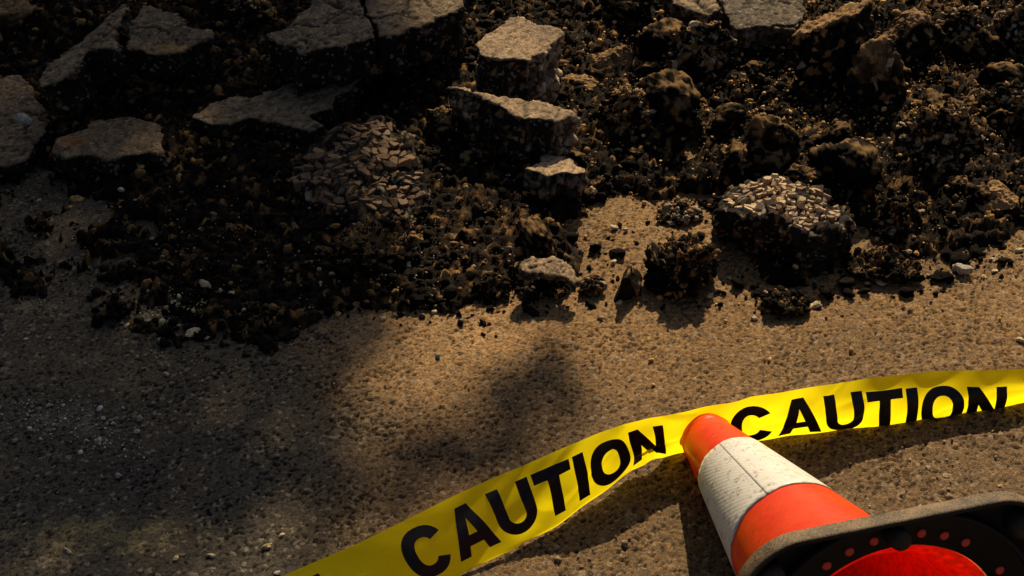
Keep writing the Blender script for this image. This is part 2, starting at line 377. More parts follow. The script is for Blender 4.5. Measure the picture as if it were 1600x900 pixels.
SLABS = [
 ('long narrow slanted asphalt slab at the upper left, left of the crack', [(55, 126), (110, 75), (150, 45), (175, 20), (192, 2), (200, 10), (186, 37), (179, 60), (188, 78), (165, 75), (140, 77), (125, 100), (112, 114), (67, 138)], .115, (.25, .05), .05, dict(tint=(.82, .82, .78), side='crumb')),
 ('cracked grey slab with an orange clay edge, right of the slanted narrow slab', [(204, 33), (225, 5), (250, 12), (275, 25), (300, 42), (335, 46), (342, 60), (310, 66), (290, 78), (265, 84), (240, 86), (215, 80), (199, 75)], .12, (-.1, .12), .05, dict(tint=(.82, .82, .78), side='crumb', stain=(270, 75, 40, 10, (.30, .17, .06)))),
 ('flat dusty slab lying at the left edge with a pale chip on it', [(-60, 112), (35, 118), (58, 133), (62, 160), (76, 186), (68, 212), (45, 250), (0, 258), (-60, 258)], .035, (0, .04), .045, dict(tint=(.82, .82, .78), side='crumb')),
 ('small flat slab with a rusty orange stain, in front of the dark cavity', [(85, 215), (135, 200), (140, 186), (165, 184), (200, 180), (215, 183), (255, 195), (258, 222), (263, 243), (235, 240), (170, 247), (130, 243), (100, 248), (82, 240)], .05, (0, .1), .05, dict(tint=(.82, .82, .78), side='crumb', stain=(108, 220, 26, 9, (.33, .13, .04)))),
 ('ragged pale slab tongue lying below the big cracked slab', [(297, 186), (330, 158), (365, 151), (395, 150), (430, 140), (470, 120), (500, 114), (560, 113), (577, 118), (553, 130), (548, 140), (530, 147), (520, 165), (490, 175), (480, 181), (502, 195), (490, 204), (450, 196), (420, 186), (385, 184), (350, 191), (320, 193)], .06, (0, .05), .05, dict(tint=(.82, .82, .78), side='crumb', dusty=1.25, stain=(410, 188, 18, 4, (.3, .14, .05)))),
 ('left half of the big tilted slab, left of its crack', [(418, 54), (440, 45), (460, 25), (485, 8), (492, -60), (566, -60), (565, 5), (570, 15), (568, 25), (578, 33), (585, 43), (587, 59), (560, 64), (500, 76), (470, 83), (460, 71), (430, 71)], .14, (.0, .10), .07, dict(tint=(.82, .82, .78), side='crumb')),
 ('right half of the big tilted slab, right of its crack', [(571, -60), (740, -60), (722, 6), (716, 18), (680, 27), (672, 38), (645, 42), (632, 52), (605, 55), (592, 57), (589, 42), (582, 33), (573, 25), (575, 15), (570, 5)], .14, (.0, .10), .07, dict(tint=(.82, .82, .78), side='crumb')),
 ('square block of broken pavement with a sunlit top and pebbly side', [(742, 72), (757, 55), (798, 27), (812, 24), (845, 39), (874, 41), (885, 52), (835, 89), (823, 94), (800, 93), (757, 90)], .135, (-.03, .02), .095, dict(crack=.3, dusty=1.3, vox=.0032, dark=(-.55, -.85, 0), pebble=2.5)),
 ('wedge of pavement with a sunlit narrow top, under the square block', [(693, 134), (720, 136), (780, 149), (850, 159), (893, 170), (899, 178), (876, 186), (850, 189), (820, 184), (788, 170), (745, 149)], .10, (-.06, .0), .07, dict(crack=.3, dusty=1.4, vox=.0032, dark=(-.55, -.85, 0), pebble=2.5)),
 ('small broken chunk with a pebbly sunlit top below the wedge', [(820, 262), (845, 249), (865, 244), (888, 246), (918, 262), (918, 273), (895, 270), (855, 274), (835, 270)], .055, (0, -.02), .035, dict(crack=.3, dusty=1.8)),
 ('thin golden flake of asphalt with a crack at the edge of the rubble', [(805, 408), (830, 397), (865, 399), (893, 409), (906, 434), (897, 447), (876, 434), (842, 427), (815, 421)], 0.040, (-.12, .18), .015, dict(crack=.3, dusty=1.6, vox=.0026)),
 ('grey flat slab at the top edge right of centre', [(1128, -60), (1250, -60), (1257, 20), (1240, 44), (1190, 40), (1150, 46), (1128, 20)], .085, (0, .12), .06, dict(tint=(.8, .9, 1.05), dusty=.7)),
 ('brown flat slab at the top edge beside the grey slab', [(1045, -60), (1118, -60), (1122, 18), (1100, 24), (1070, 14), (1050, 6)], .09, (.05, .1), .06, dict(crack=.3, dusty=1.1)),
 ('low sunlit slab remnant lying flush among crumbs right of centre', [(1150, 186), (1175, 172), (1215, 176), (1232, 184), (1205, 193), (1170, 193)], .016, (0, 0), .03, dict(crack=.3, dusty=1.6)),
]
for i, (lb, out, z0, tl_, th_, kw) in enumerate(SLABS): slab('asphalt_slab' if th_ > .03 else 'asphalt_flake', lb, out, z0, tl_, th_, 100+i, **kw)

CLUMPS = [  # label, outline box, style, options
 ('tall dark cracked boulder of asphalt in the upper left corner', (-70, -30, 78, 114), 'block', dict(rough=1.6)),
 ('rounded brown stone standing above the pale slab tongue', (285, 108, 368, 168), 'block', dict(dusty=.03)),
 ('dark crumbly mound beside the big tilted slab', (345, 68, 492, 152), 'crumb', dict(zbot=.02)),
 ('dark clod under the big tilted slab', (640, 64, 748, 138), 'crumb', dict(dusty=.05, zbot=.01)),
 ('brown rounded chunk just right of the square block', (868, 112, 942, 168), 'block', {}),
 ('angular sunlit-edged chunk right of the square block', (905, 62, 1002, 140), 'block', dict(blocky=.5)),
 ('dark lump behind the angular chunk', (878, 28, 972, 86), 'crumb', dict(dusty=.09, hgt=1.2)),
 ('small dark lump between two larger chunks', (970, 48, 1024, 92), 'crumb', dict(dusty=.08, hgt=1.2)),
 ('dark lump at the top edge above the angular chunk', (955, -6, 1052, 50), 'crumb', {}),
 ('crumbly golden mound with white chips, right of the angular chunk', (1022, 30, 1165, 138), 'crumb', dict(dusty=.15, hgt=1.25)),
 ('small brown chunk right of the crumbly golden mound', (1160, 80, 1236, 124), 'block', dict(dusty=.03)),
 ('large dark overhanging chunk with a sunlit crest', (1238, 16, 1366, 158), 'block', dict(rough=1.6, blocky=.45, hgt=1.25)),
 ('sloping chunk of crumbs leaning against the overhanging chunk', (1322, 78, 1420, 200), 'block', dict(rough=1.5, blocky=.5, hgt=1.2)),
 ('upright pebbly chunk behind the leaning chunk', (1360, 28, 1474, 122), 'block', dict(rough=1.3, blocky=.45, hgt=1.25)),
 ('sunlit brown boulder at the upper right edge', (1530, -40, 1680, 122), 'crumb', dict(dusty=.14, rough=.7)),
 ('broad sunlit crumbly mound at the right', (1392, 160, 1545, 285), 'crumb', dict(dusty=.16, hgt=1.15)),
 ('reddish brown stone near the right edge', (1512, 284, 1590, 350), 'block', dict(blocky=.45)),
 ('knobbly lump of pebbles left of the reddish stone', (1358, 302, 1448, 376), 'crumb', dict(dusty=.14, hgt=1.2)),
 ('large black two-tiered clod standing on the sunlit asphalt', (990, 344, 1140, 476), 'crumb', dict(rough=1.3, depth=.95, hgt=.78)),
 ('black clod beyond the edge of the rubble, nearest the tape', (1172, 442, 1278, 498), 'crumb', dict(depth=.8, hgt=.6)),
 ('wide low black clod at the edge of the rubble on the right', (1312, 376, 1448, 444), 'crumb', dict(depth=.9, hgt=.6)),
 ('dark crumbly dome right of the wedge', (918, 140, 1052, 232), 'crumb', dict(dusty=.08, hgt=1.2)),
 ('long low black clod at the lit edge of the rubble', (626, 440, 724, 480), 'crumb', dict(depth=.8, hgt=.65)),
 ('black clod between the long clod and the golden flake', (728, 405, 806, 474), 'crumb', dict(dusty=.03, depth=1., hgt=.6)),
 ('black clod under the golden flake', (812, 425, 900, 474), 'crumb', dict(depth=.8, hgt=.55)),
 ('small brown clod right of the golden flake', (898, 424, 954, 468), 'crumb', dict(dusty=.1, hgt=.6)),
 ('low black clod at the shaded edge of the rubble', (330, 460, 440, 528), 'crumb', dict(depth=1., hgt=.6)),
 ('small black clod alone on the shaded asphalt', (156, 466, 198, 506), 'crumb', {}),
 ('flat golden crumbly patch behind the black two-tiered clod', (1020, 310, 1106, 352), 'crumb', dict(dusty=.3, flat=.010, rough=.6)),
 ('dark lump between the small slab and the pale tongue', (255, 175, 310, 235), 'crumb', dict(zbot=-.01)),
 ('dark crumbly heap at the top between two grey slabs', (338, -20, 440, 60), 'crumb', dict(dusty=.05, zbot=.03)),
 ('dark lump at the top edge right of the big slab', (735, -30, 800, 30), 'crumb', dict(zbot=.03)),
 ('pebbly lump on the top edge right of the square block', (810, -40, 900, 25), 'crumb', dict(dusty=.05, zbot=.03)),
 ('dark crumbly heap below the brown mound', (520, 330, 690, 420), 'crumb', dict(dusty=.05, flat=.035)),
 ('black heap beneath the wedge', (690, 165, 830, 255), 'crumb', dict(dusty=.03)),
 ('dark crumbly bank at the top right', (1450, 10, 1570, 110), 'crumb', dict(dusty=.13, hgt=1.2)),
 ('dark bank of crumbs along the right edge', (1500, 120, 1640, 215), 'crumb', dict(dusty=.13, hgt=1.2)),
 ('low dark mound left of the pale cracked chunk', (1100, 215, 1220, 290), 'crumb', dict(dusty=.05, flat=.03)),
 ('dark low mound above the pale cracked chunk', (1250, 215, 1390, 300), 'crumb', dict(dusty=.04, flat=.03)),
]
for i, (lb, bx, stl, kw) in enumerate(CLUMPS): clump('asphalt_clod' if stl == 'crumb' else 'asphalt_chunk', lb, 'clod' if stl == 'crumb' else 'chunk', bx, 300+i, stl, **kw)

def loose_clods():
    rs = np.random.RandomState(44); src = []
    for i in range(7):
        V, F = ICO[4]; V = cut_shape(V[:], rs, 9, .38, 1.); Q = V+rs.uniform(0, 60, 3)
        N = tri_normals(V, F); A1, A2, at, _ = worley(Q/.42); fa = worley.facet; B1, B2, bt, _ = worley(Q/.2)
        V = V*np.array([1, .9, .72])+N*((.06*at+.14*fa)*sstep(0, .2, A2-A1)+.06*bt+.12*fbm(Q*1.3, 4)+.05*fbm(Q*9, 3))[:, None]
        dust_lit = sstep(.6, 1.0, N[:, 2]*.8+.6*fbm(Q*2.2, 3, .7)+.3*bt); me = mesh_np('asphalt_clod', V, F, mixc(crumb_tones(bt, .0), np.array([.27, .165, .07]), dust_lit*.9), smooth=False); me.materials.append(MAT_RUBBLE); src.append(me)  # golden upward faces: dust plus painted sunlight
    n = 0; made = []
    while n < 95:
        x, y = (rs.uniform(900, 1640), rs.uniform(-20, 330)) if n < 62 else (rs.uniform(-20, 860), rs.uniform(60, 470))
        g = unp(x, y); m = rubble_mask(g[:1], g[1:2])
        if m[0] < .7: continue
        zb = bed_height(g[:1], g[1:2], m)[0]; r = float(np.clip(.011+rs.pareto(1.9)*.012, .011, .048))*(1. if n < 62 else .6)
        o = bpy.data.objects.new('asphalt_clod', src[rs.randint(7)]); COL.objects.link(o)
        o.location = (g[0], g[1], zb+r*.42); o.scale = (r*rs.uniform(.9, 1.5), r*rs.uniform(.8, 1.1), r*rs.uniform(.9, 1.4)); o.rotation_euler = (rs.uniform(-.3, .3), rs.uniform(-.3, .3), rs.uniform(0, 6.28))
        tag(o, 'fist-sized black clod half sunk in the loose rubble', 'clod', 'black clods sunk in the rubble'); made.append((o, x, y, r)); n += 1
    LM = [('the square sunlit block', 812, 90), ('the sunlit wedge', 820, 185), ('the pale cracked chunk', 1225, 320), ('the brown cracked mound', 550, 270), ('the stained flat slab', 175, 215), ('the pale slab tongue', 430, 160), ('the big tilted slab', 570, 40), ('the narrow slanted slab', 130, 70),
          ('the left edge slab', 10, 190), ('the overhanging chunk', 1300, 90), ('the broad right mound', 1468, 225), ('the reddish stone', 1550, 318), ('the grey top slab', 1190, 10), ('the crumbly golden mound', 1093, 85), ('the dark dome', 985, 185), ('the two-tiered clod', 1066, 415),
          ('the golden flake', 855, 425), ('the long low clod', 675, 462), ('the upper right boulder', 1590, 40), ('the large cream stone', 303, 525), ('the flush slab remnant', 1190, 184), ('the leaning chunk', 1370, 140)]
    sets = {}
    for o, x, y, r in made:
        nm, lx, ly = min(LM, key=lambda q: (q[1]-x)**2+2.2*(q[2]-y)**2); dx, dy = x-lx, (y-ly)*1.5
        sets.setdefault((nm, ('right of' if dx > 0 else 'left of') if abs(dx) > abs(dy) else ('below' if dy > 0 else 'above')), []).append((r, x, o))
    order = ['', 'second ', 'third ', 'fourth ', 'fifth ', 'sixth ', 'seventh ', 'eighth ']
    for (nm, side), L in sets.items():
        L.sort(key=lambda q: -q[0])
        for i, (r, x, o) in enumerate(L):
            o['label'] = ('black clod lying in loose rubble %s %s' % (side, nm)) if len(L) == 1 else ('%slargest of the black clods in loose rubble %s %s' % (order[min(i, 7)], side, nm))
loose_clods()

# ------------------------------------------------------------------ chunks whose stones can be told apart: every stone a part
def voronoi(points, poly):
    cells = []
    for i, p in enumerate(points):
        c = [np.array(q, float) for q in poly]
        o = np.argsort(((points-p)**2).sum(1))[1:22]
        for j in o:
            m = (p+points[j])/2; d = points[j]-p; out = []
            for a, b in zip(c, c[1:]+c[:1]):
                sa, sb = (a-m)@d, (b-m)@d
                if sa <= 0: out.append(a)
                if sa*sb < 0: out.append(a+(b-a)*sa/(sa-sb))
            c = out
            if len(c) < 3: break
        if len(c) >= 3: cells.append((p, np.array(c)))
    return cells
STONE_MATS = []
for i, c in enumerate([(.50, .37, .215), (.38, .265, .145), (.20, .112, .045), (.115, .064, .028), (.24, .18, .115)]):
    M = NT('bare_stone'); co = M.coord(); g = M.noise(co, 240, 4, .7)
    M.set(Base_Color=M.mix(1., c, M.ramp(g, [(.3, .55), (.7, 1.3)]), 'MULTIPLY'), Roughness=.8, Normal=M.bump(g, .6, .002)); STONE_MATS.append(M.m)
def stone_mesh(cell, p, h, rs, roundness):
    k = len(cell); c = cell-p
    tl = rs.normal(0, .14+.10*roundness, 2); rg = rs.uniform(.90, 1.0, k); b1, b2 = .985-.06*roundness, .90-.22*roundness
    V = [np.r_[q*r_, -.012] for q, r_ in zip(c, rg)]+[np.r_[q*r_*b1, h*.62+q@tl] for q, r_ in zip(c, rg)]+[np.r_[q*r_*b2, h*(.96+.08*rs.rand())+q@tl] for q, r_ in zip(c, rg)]+[np.r_[0, 0, h*(1.0+.25*roundness)]]
    F = []
    for r in (0, 1):
        for i in range(k): F.append((r*k+i, r*k+(i+1) % k, (r+1)*k+(i+1) % k, (r+1)*k+i))
    for i in range(k): F.append((2*k+i, 2*k+(i+1) % k, 3*k))
    me = bpy.data.meshes.new('stone'); me.from_pydata([tuple(v) for v in V], [], F)
    if roundness > .4: me.polygons.foreach_set('use_smooth', np.ones(len(F), bool))
    return me
def cracked_chunk(label, outline, z0, tilt, dome, n, seed, gap, h, roundness, pal, grow, body_kw):
    rs = np.random.RandomState(seed)
    OO = np.array(outline, float); oc = OO.mean(0)
    body = slab('cracked_chunk', label, [tuple(oc+(q-oc)*grow) for q in OO], z0, tilt, body_kw.pop('thick'), seed, cat='chunk', side='crumb', bare=True, **body_kw)
    CRUST.append((verts_of(body.data)+np.array(body.location), normals_of(body.data), None, .06))
    if dome:
        V = verts_of(body.data); r2 = ((V[:, :2]/(np.ptp(V[:, :2], axis=0)/2))**2).sum(1); V[:, 2] += dome*(1-r2)*sstep(-.03, .0, V[:, 2]); body.data.vertices.foreach_set('co', V.astype(np.float32).ravel()); body.data.update()
    O = np.array(outline, float); P0 = unp(*O.mean(0), z0); nrm = np.array([-tilt[0], -tilt[1], 1.]); nrm /= np.linalg.norm(nrm)
    pts = np.array([CC+ray(*q)*(((P0-CC)@nrm)/(ray(*q)@nrm)) for q in O])
    ex = np.cross([0, 1., 0], nrm); ex /= np.linalg.norm(ex); ey = np.cross(nrm, ex)
    P2 = np.stack([(pts-P0)@ex, (pts-P0)@ey], -1); lo, hi = P2.min(0), P2.max(0)
    S = []
    A = rs.uniform(lo, hi, size=(6000, 2)); ins = poly_sd(A[:, 0], A[:, 1], P2) > -.002; A = A[ins]
    r = math.sqrt((hi-lo).prod()*.7/n)*.72
    for a in A:
        rr = r*rs.choice([.3, .6, 1.1, 1.9], p=[.35, .3, .2, .15])
        rr *= .8
        if all((a[0]-b[0])**2+(1.5*(a[1]-b[1]))**2 > rr*rr for b in S): S.append(a)
    S = np.array(S[:290]); AN = np.array([1., 1.5]); big = [lo-.05, (hi[0]+.05, lo[1]-.05), hi+.05, (lo[0]-.05, hi[1]+.05)]
    R = np.array(P2); half = np.abs(P2).max(0)
    from mathutils.bvhtree import BVHTree; from mathutils import Vector
    bv = verts_of(body.data)+np.array(body.location); tree_ = BVHTree.FromPolygons([tuple(v) for v in bv], [tuple(p.vertices) for p in body.data.polygons])
    for p, c in [(p_/AN, c_/AN) for p_, c_ in voronoi(S*AN, [np.array(b_)*AN for b_ in big])]:
        rad = np.sqrt(((c-p)**2).sum(1)).max()
        if rad > r*2.1: c = p+(c-p)*np.minimum(1, r*1.5/np.maximum(np.linalg.norm(c-p, axis=1), 1e-6))[:, None]
        if rs.rand() < gap or fbm(np.array([[p[0]*34, p[1]*48, seed*1.3]]), 3)[0] > (.55 if roundness < .12 else .40) or poly_sd(p[:1], p[1:2], P2)[0] < .004+.006*abs(perlin(np.array([[p[0]*60, p[1]*60, 3.]]))[0]): continue
        dc = []
        for q0, q1 in zip(c, np.roll(c, -1, 0)): dc += [q0, (q0+q1)/2]
        c = np.array(dc); q3 = np.c_[c*170, np.zeros(len(c))+seed]; c = c+np.stack([perlin(q3), perlin(q3+31.7)], -1)*.0016
        c = p+(c-p)*(1-.0006/max(rad, .002)-rs.uniform(0, .06))
        hit = tree_.ray_cast(Vector(P0+ex*p[0]+ey*p[1]+nrm*.3), Vector(-nrm))
        if hit[0] is None: continue
        me = stone_mesh(c, p, h*rs.uniform(.6, 1.4), rs, roundness)
        me.materials.append(STONE_MATS[pal[rs.randint(len(pal))]])
        nn = np.array(hit[1]); nn = nn*np.sign(nn[2]+1e-6); nn = nn*.6+nrm*.6+rs.normal(size=3)*.13; nn /= np.linalg.norm(nn)
        o = obj('stone', me, None, body, np.array(hit[0])+nn*.0022-np.array(body.location))
        o.rotation_euler = (math.asin(-nn[1]), math.atan2(nn[0], nn[2]), 0)
    return body
cracked_chunk('pale sunlit chunk cracked into many flat stones, right of centre', [(1128, 312), (1150, 296), (1185, 283), (1215, 278), (1245, 290), (1275, 300), (1302, 320), (1322, 334), (1315, 356), (1295, 357), (1270, 372), (1240, 370), (1215, 350), (1190, 352), (1160, 342), (1138, 328)],
              .056, (.02, .07), 0.014, 130, 801, .10, .0026, .1, [0, 0, 1, 1, 0, 4, 2], 1.10, dict(thick=.055, crack=.03, dusty=.06, vox=.004))
cracked_chunk('brown mound cracked into rounded stones, half in shade left of centre', [(455, 285), (480, 245), (520, 208), (560, 190), (612, 190), (640, 220), (652, 262), (668, 305), (640, 335), (590, 345), (540, 335), (490, 318)],
              0.040, (.0, .12), .014, 200, 802, .14, .0022, .15, [3, 3, 3, 2, 2], 1.10, dict(thick=.05, crack=.03, dusty=.07, vox=.0045))

# ------------------------------------------------------------------ shard, pebbles and crumbs
def rock_np(sub, rs, k=9, lo=.55, flat=.7):
    V, F = ICO[sub]; V = cut_shape(V, rs, k, lo, 1.)+.0; oo = rs.uniform(0, 40, 3); V = V*(1+.26*perlin(V*1.5+oo)+.10*perlin(V*4.1+oo))[:, None]
    return V*np.array([1, rs.uniform(.65, .95), rs.uniform(.5, .8)*flat/.7]), F
def paint(c, n): return np.tile(np.asarray(c, float), (n, 1))
def place_rock(name, label, cat, px, py, wpx, rgb, seed, zb=None, group=None, stretch=1.0, flat=.7, sub=2):
    rs = np.random.RandomState(seed); V, F = rock_np(sub, rs, 8, .40, flat)
    g = unp(px, py); zb = float(bed_height(np.array([g[0]]), np.array([g[1]]))[0]) if zb is None else zb
    g = unp(px, py, zb); r = wpx/2/pxm(g); V = V*np.array([r*stretch, r, r])
    me = mesh_np(name, V, F, paint(rgb, len(V))*(.8+.4*_rand[np.arange(len(V)) % 256, :1]), smooth=False)
    o = obj(name, me, MAT_CRUMB, loc=(g[0], g[1], g[2]-V[:, 2].min()*.8)); o.rotation_euler = (rs.uniform(-.2, .2), rs.uniform(-.2, .2), rs.uniform(-1, 1))
    return tag(o, label, cat, group)
W_ = (.50, .41, .25); G_ = (.33, .29, .23); O_ = (.42, .24, .10); T_ = (.36, .27, .16); K_ = (.010, .008, .006); B_ = (.15, .09, .055)
PEB = [
 ('large pale cream stone at the shaded edge of the rubble', 303, 525, 30, W_, 1.1), ('small orange stone touching the large pale cream stone', 325, 528, 14, O_, 1),
 ('tan pebble on the asphalt at the edge of the shade', 529, 494, 12, O_, 1.2), ('white pebble right of the tan pebble on the asphalt', 598, 499, 11, W_, 1.1), ('small grey pebble below the edge of the long low clod', 617, 493, 9, G_, 1),
 ('white pebble below the long low black clod', 679, 489, 10, W_, 1), ('black pebble beside the white pebble below the long clod', 661, 497, 13, K_, 1),
 ('tan pebble touching the left end of the long low clod', 619, 460, 12, O_, 1.3), ('white chip in the sunlit gap, left of a similar chip', 960, 359, 14, W_, 1), ('white chip in the sunlit gap, right of a similar chip', 977, 362, 11, W_, 1),
 ('pale chip on the sunlit asphalt behind the standing shard', 960, 412, 12, W_, 1.2), ('pale chip on the asphalt in front of the standing shard', 968, 474, 12, W_, 1.1),
 ('tan stone at the right foot of the two-tiered clod', 1108, 464, 15, T_, 1), ('pale pebble right of the two-tiered clod', 1139, 436, 10, W_, 1), ('grey pebble left of the nearest black clod', 1178, 499, 11, G_, 1.2),
 ('pale flat chip at the right end of the nearest black clod', 1275, 480, 20, W_, 1.4), ('cream rounded pebble left of the wide low clod', 1335, 424, 15, W_, 1), ('grey pebble in front of the wide low clod', 1367, 435, 13, G_, 1.1),
 ('flat grey pebble below the wide low clod', 1377, 446, 15, G_, 1.4), ('black pebble in front of the wide low clod', 1355, 450, 14, K_, 1), ('tan pebble on top of the wide low clod', 1432, 399, 14, O_, 1), ('cream pebble beside the tan pebble on the wide low clod', 1421, 395, 10, W_, 1),
 ('long flat pale chip at the edge of the rubble on the right', 1500, 427, 30, G_, 1.3), ('pale chip near the right edge, in a row of chips', 1553, 425, 13, W_, 1.3), ('pale upper chip near the right edge of the rubble', 1553, 408, 12, W_, 1.3), ('small tan chip below the row of chips near the right edge', 1537, 435, 11, T_, 1.2),
 ('cream chip at the far right edge above the bare asphalt', 1593, 393, 14, W_, 1.2), ('white pebble on bare asphalt at the far right above the tape', 1593, 533, 13, W_, 1),
 ('brown stone lying in the shadow of the tape', 1295, 690, 22, (.22, .13, .09), 1.1), ('brown stone beside the tip of the traffic cone', 1068, 722, 22, (.22, .13, .06), 1.2),
 ('white pebble on sunlit asphalt just above the base of the cone', 1437, 792, 8, W_, 1), ('grey pebble on sunlit asphalt between tape and cone base', 1451, 732, 11, G_, 1), ('brown half-buried pebble between tape and cone base', 1476, 748, 18, T_, 1.3), ('brown half-buried pebble at the right between tape and cone base', 1561, 763, 20, T_, 1.4),
 ('cream chip at the lower left of the shaded asphalt', 107, 863, 13, W_, 1.5), ('cream pebble on shaded asphalt left of the tape end', 332, 870, 13, W_, 1.3), ('small cream chip at the bottom left of the asphalt', 275, 874, 9, W_, 1.3),
 ('cream pebble on the left of the pale grit', 214, 678, 12, G_, 1.2), ('cream chip close to the lower left end of the tape', 440, 838, 10, W_, 1.2), ('thin cream chip close to the lower left end of the tape', 417, 856, 12, T_, 1.6), ('small grey chip touching the bottom edge of the asphalt', 433, 897, 11, G_, 1.2),
 ('pale pebble on the shaded asphalt at the left', 40, 530, 9, W_, 1), ('yellowish pebble on the shaded asphalt at the left', 77, 529, 9, T_, 1), ('pale thin chip right of the small lone clod', 198, 510, 9, W_, 1.4),
 ('pale flat stone in the dark rubble left of centre', 320, 450, 20, T_, 1.5), ('pale stone above the low black clod', 360, 462, 14, W_, 1.1), ('white pebble in the dark rubble, left of its twin', 405, 417, 9, W_, 1), ('white pebble in the dark rubble, right of its twin', 419, 417, 10, W_, 1),
 ('tan pebble in the shaded dark rubble', 463, 424, 10, O_, 1), ('yellow curled chip in the left rubble', 121, 314, 15, (.40, .25, .08), 1.5), ('small yellow chip left of the curled yellow chip', 109, 324, 10, (.40, .25, .08), 1),
 ('pale chip lying on the flat left slab', 38, 194, 26, (.36, .33, .27), 1.4), ('orange pebble in front of the small stained slab', 220, 263, 12, O_, 1), ('pale pebble in the rubble at the left', 60, 315, 9, W_, 1),
 ('white angular chip on the crumbly golden mound', 1084, 40, 16, W_, 1), ('grey chip leaning below the crumbly golden mound', 1103, 90, 18, G_, 1), ('tan round pebble at the right below the broad mound', 1534, 268, 16, O_, 1), ('cream pebble in the rubble right of the dome', 1120, 158, 11, T_, 1), ('white chip on the dark rubble right of centre', 1232, 245, 10, W_, 1.2),
 ('tan pebble at the far right of the rubble', 1563, 268, 12, T_, 1), ('orange stone in the lit rubble left of the flake', 740, 419, 14, O_, 1.2), ('orange stone in the lit rubble, left of two together', 715, 428, 11, O_, 1), ('grey triangular chip in the rubble above the sunlit gap', 1003, 283, 13, G_, 1), ('golden angular chip above the sunlit gap', 927, 302, 20, (.4, .3, .16), .8),
]
for i, (lb, x, y, w, c, st) in enumerate(PEB):
    zb = None
    if 'on the flat left slab' in lb: zb = .045
    if 'golden mound' in lb and 'on the' in lb: zb = .11
    if 'on top of the wide' in lb or 'beside the tan pebble on' in lb: zb = .045
    if 'half-buried' in lb: zb = -.004
    place_rock('pebble', lb, 'pebble', x, y, w, c, 900+i, zb, stretch=st)

def shard():
    a = unp(959, 470); pts = [unp(959, 470), unp(992, 468), unp(996, 440, .03), unp(973, 428, .075), unp(984, 424, .07)]
    bm = bmesh.new(); f = [unp(958, 471, .0), unp(998, 469, 0.), unp(994, 446, .018), unp(980, 432, .038), unp(975, 433, .038)]
    V0 = [bm.verts.new(p) for p in f]; V1 = [bm.verts.new(p+np.array([.008, .028, -.002])) for p in f]
    bm.faces.new(V0); bm.faces.new(V1[::-1])
    for i in range(5): bm.faces.new((V0[i], V1[i], V1[(i+1) % 5], V0[(i+1) % 5]))
    bmesh.ops.triangulate(bm, faces=bm.faces[:]); bmesh.ops.subdivide_edges(bm, edges=bm.edges[:], cuts=5, use_grid_fill=True); bmesh.ops.triangulate(bm, faces=bm.faces[:])
    for v in bm.verts: v.co = v.co-__import__('mathutils').Vector(a)
    me = bm_mesh('asphalt_shard', bm); V = verts_of(me); V += .004*np.stack([perlin(V*60), perlin(V*60+4), perlin(V*60+8)], -1)
    me.vertices.foreach_set('co', V.astype(np.float32).ravel()); set_col(me, crumb_tones(worley(V/.008)[2], .08))
    tag(obj('asphalt_shard', me, MAT_RUBBLE, loc=a), 'thin dark shard of asphalt standing on edge on the sunlit ground', 'shard')
shard()

# 280 loose crumbs, each on its own; the finer rest is one mass
rs = np.random.RandomState(5)
CRV = []
for i in range(9):
    V, F = rock_np(2 if i < 5 else 1, np.random.RandomState(60+i), 8, .5, .75); V = V*(1+.12*perlin(V*3.3+i*9))[:, None]
    CRV.append(mesh_np('asphalt_crumb', V, F, paint(TAR*(1.+.5*(i % 3)), len(V)), smooth=False)); CRV[-1].materials.append(MAT_CRUMB)
EDGE = [(40, 300), (120, 430), (180, 480), (262, 500), (330, 530), (430, 525), (500, 490), (600, 468), (720, 482), (800, 475), (870, 462), (930, 440), (930, 380), (960, 370), (1000, 460), (1130, 470), (1160, 420), (1200, 450), (1250, 480), (1300, 430), (1340, 390), (1380, 445), (1450, 440), (1500, 410), (1560, 400), (1600, 380)]
n = 0
while n < 280:
    i = rs.randint(len(EDGE)-1); t = rs.rand(); e = np.array(EDGE[i])*(1-t)+np.array(EDGE[i+1])*t
    p = e+rs.normal(size=2)*np.array([26, 9])+np.array([0, abs(rs.normal())*14-3])
    g = unp(*p); zb = bed_height(g[:1], g[1:2])[0]
    s = float(np.clip(rs.pareto(2.2)*.0022+.0022, .0022, .012))
    o = bpy.data.objects.new('asphalt_crumb', CRV[rs.randint(9)]); COL.objects.link(o)
    o.location = (g[0], g[1], zb+s*.35); o.scale = (s*rs.uniform(.8, 1.5), s, s*rs.uniform(.7, 1.1)); o.rotation_euler = tuple(rs.uniform(-.6, .6, 2))+(rs.uniform(0, 6.28),)
    tag(o, 'small black asphalt crumb loose on the ground along the edge of the rubble', 'crumb', 'loose asphalt crumbs along the rubble edge'); n += 1

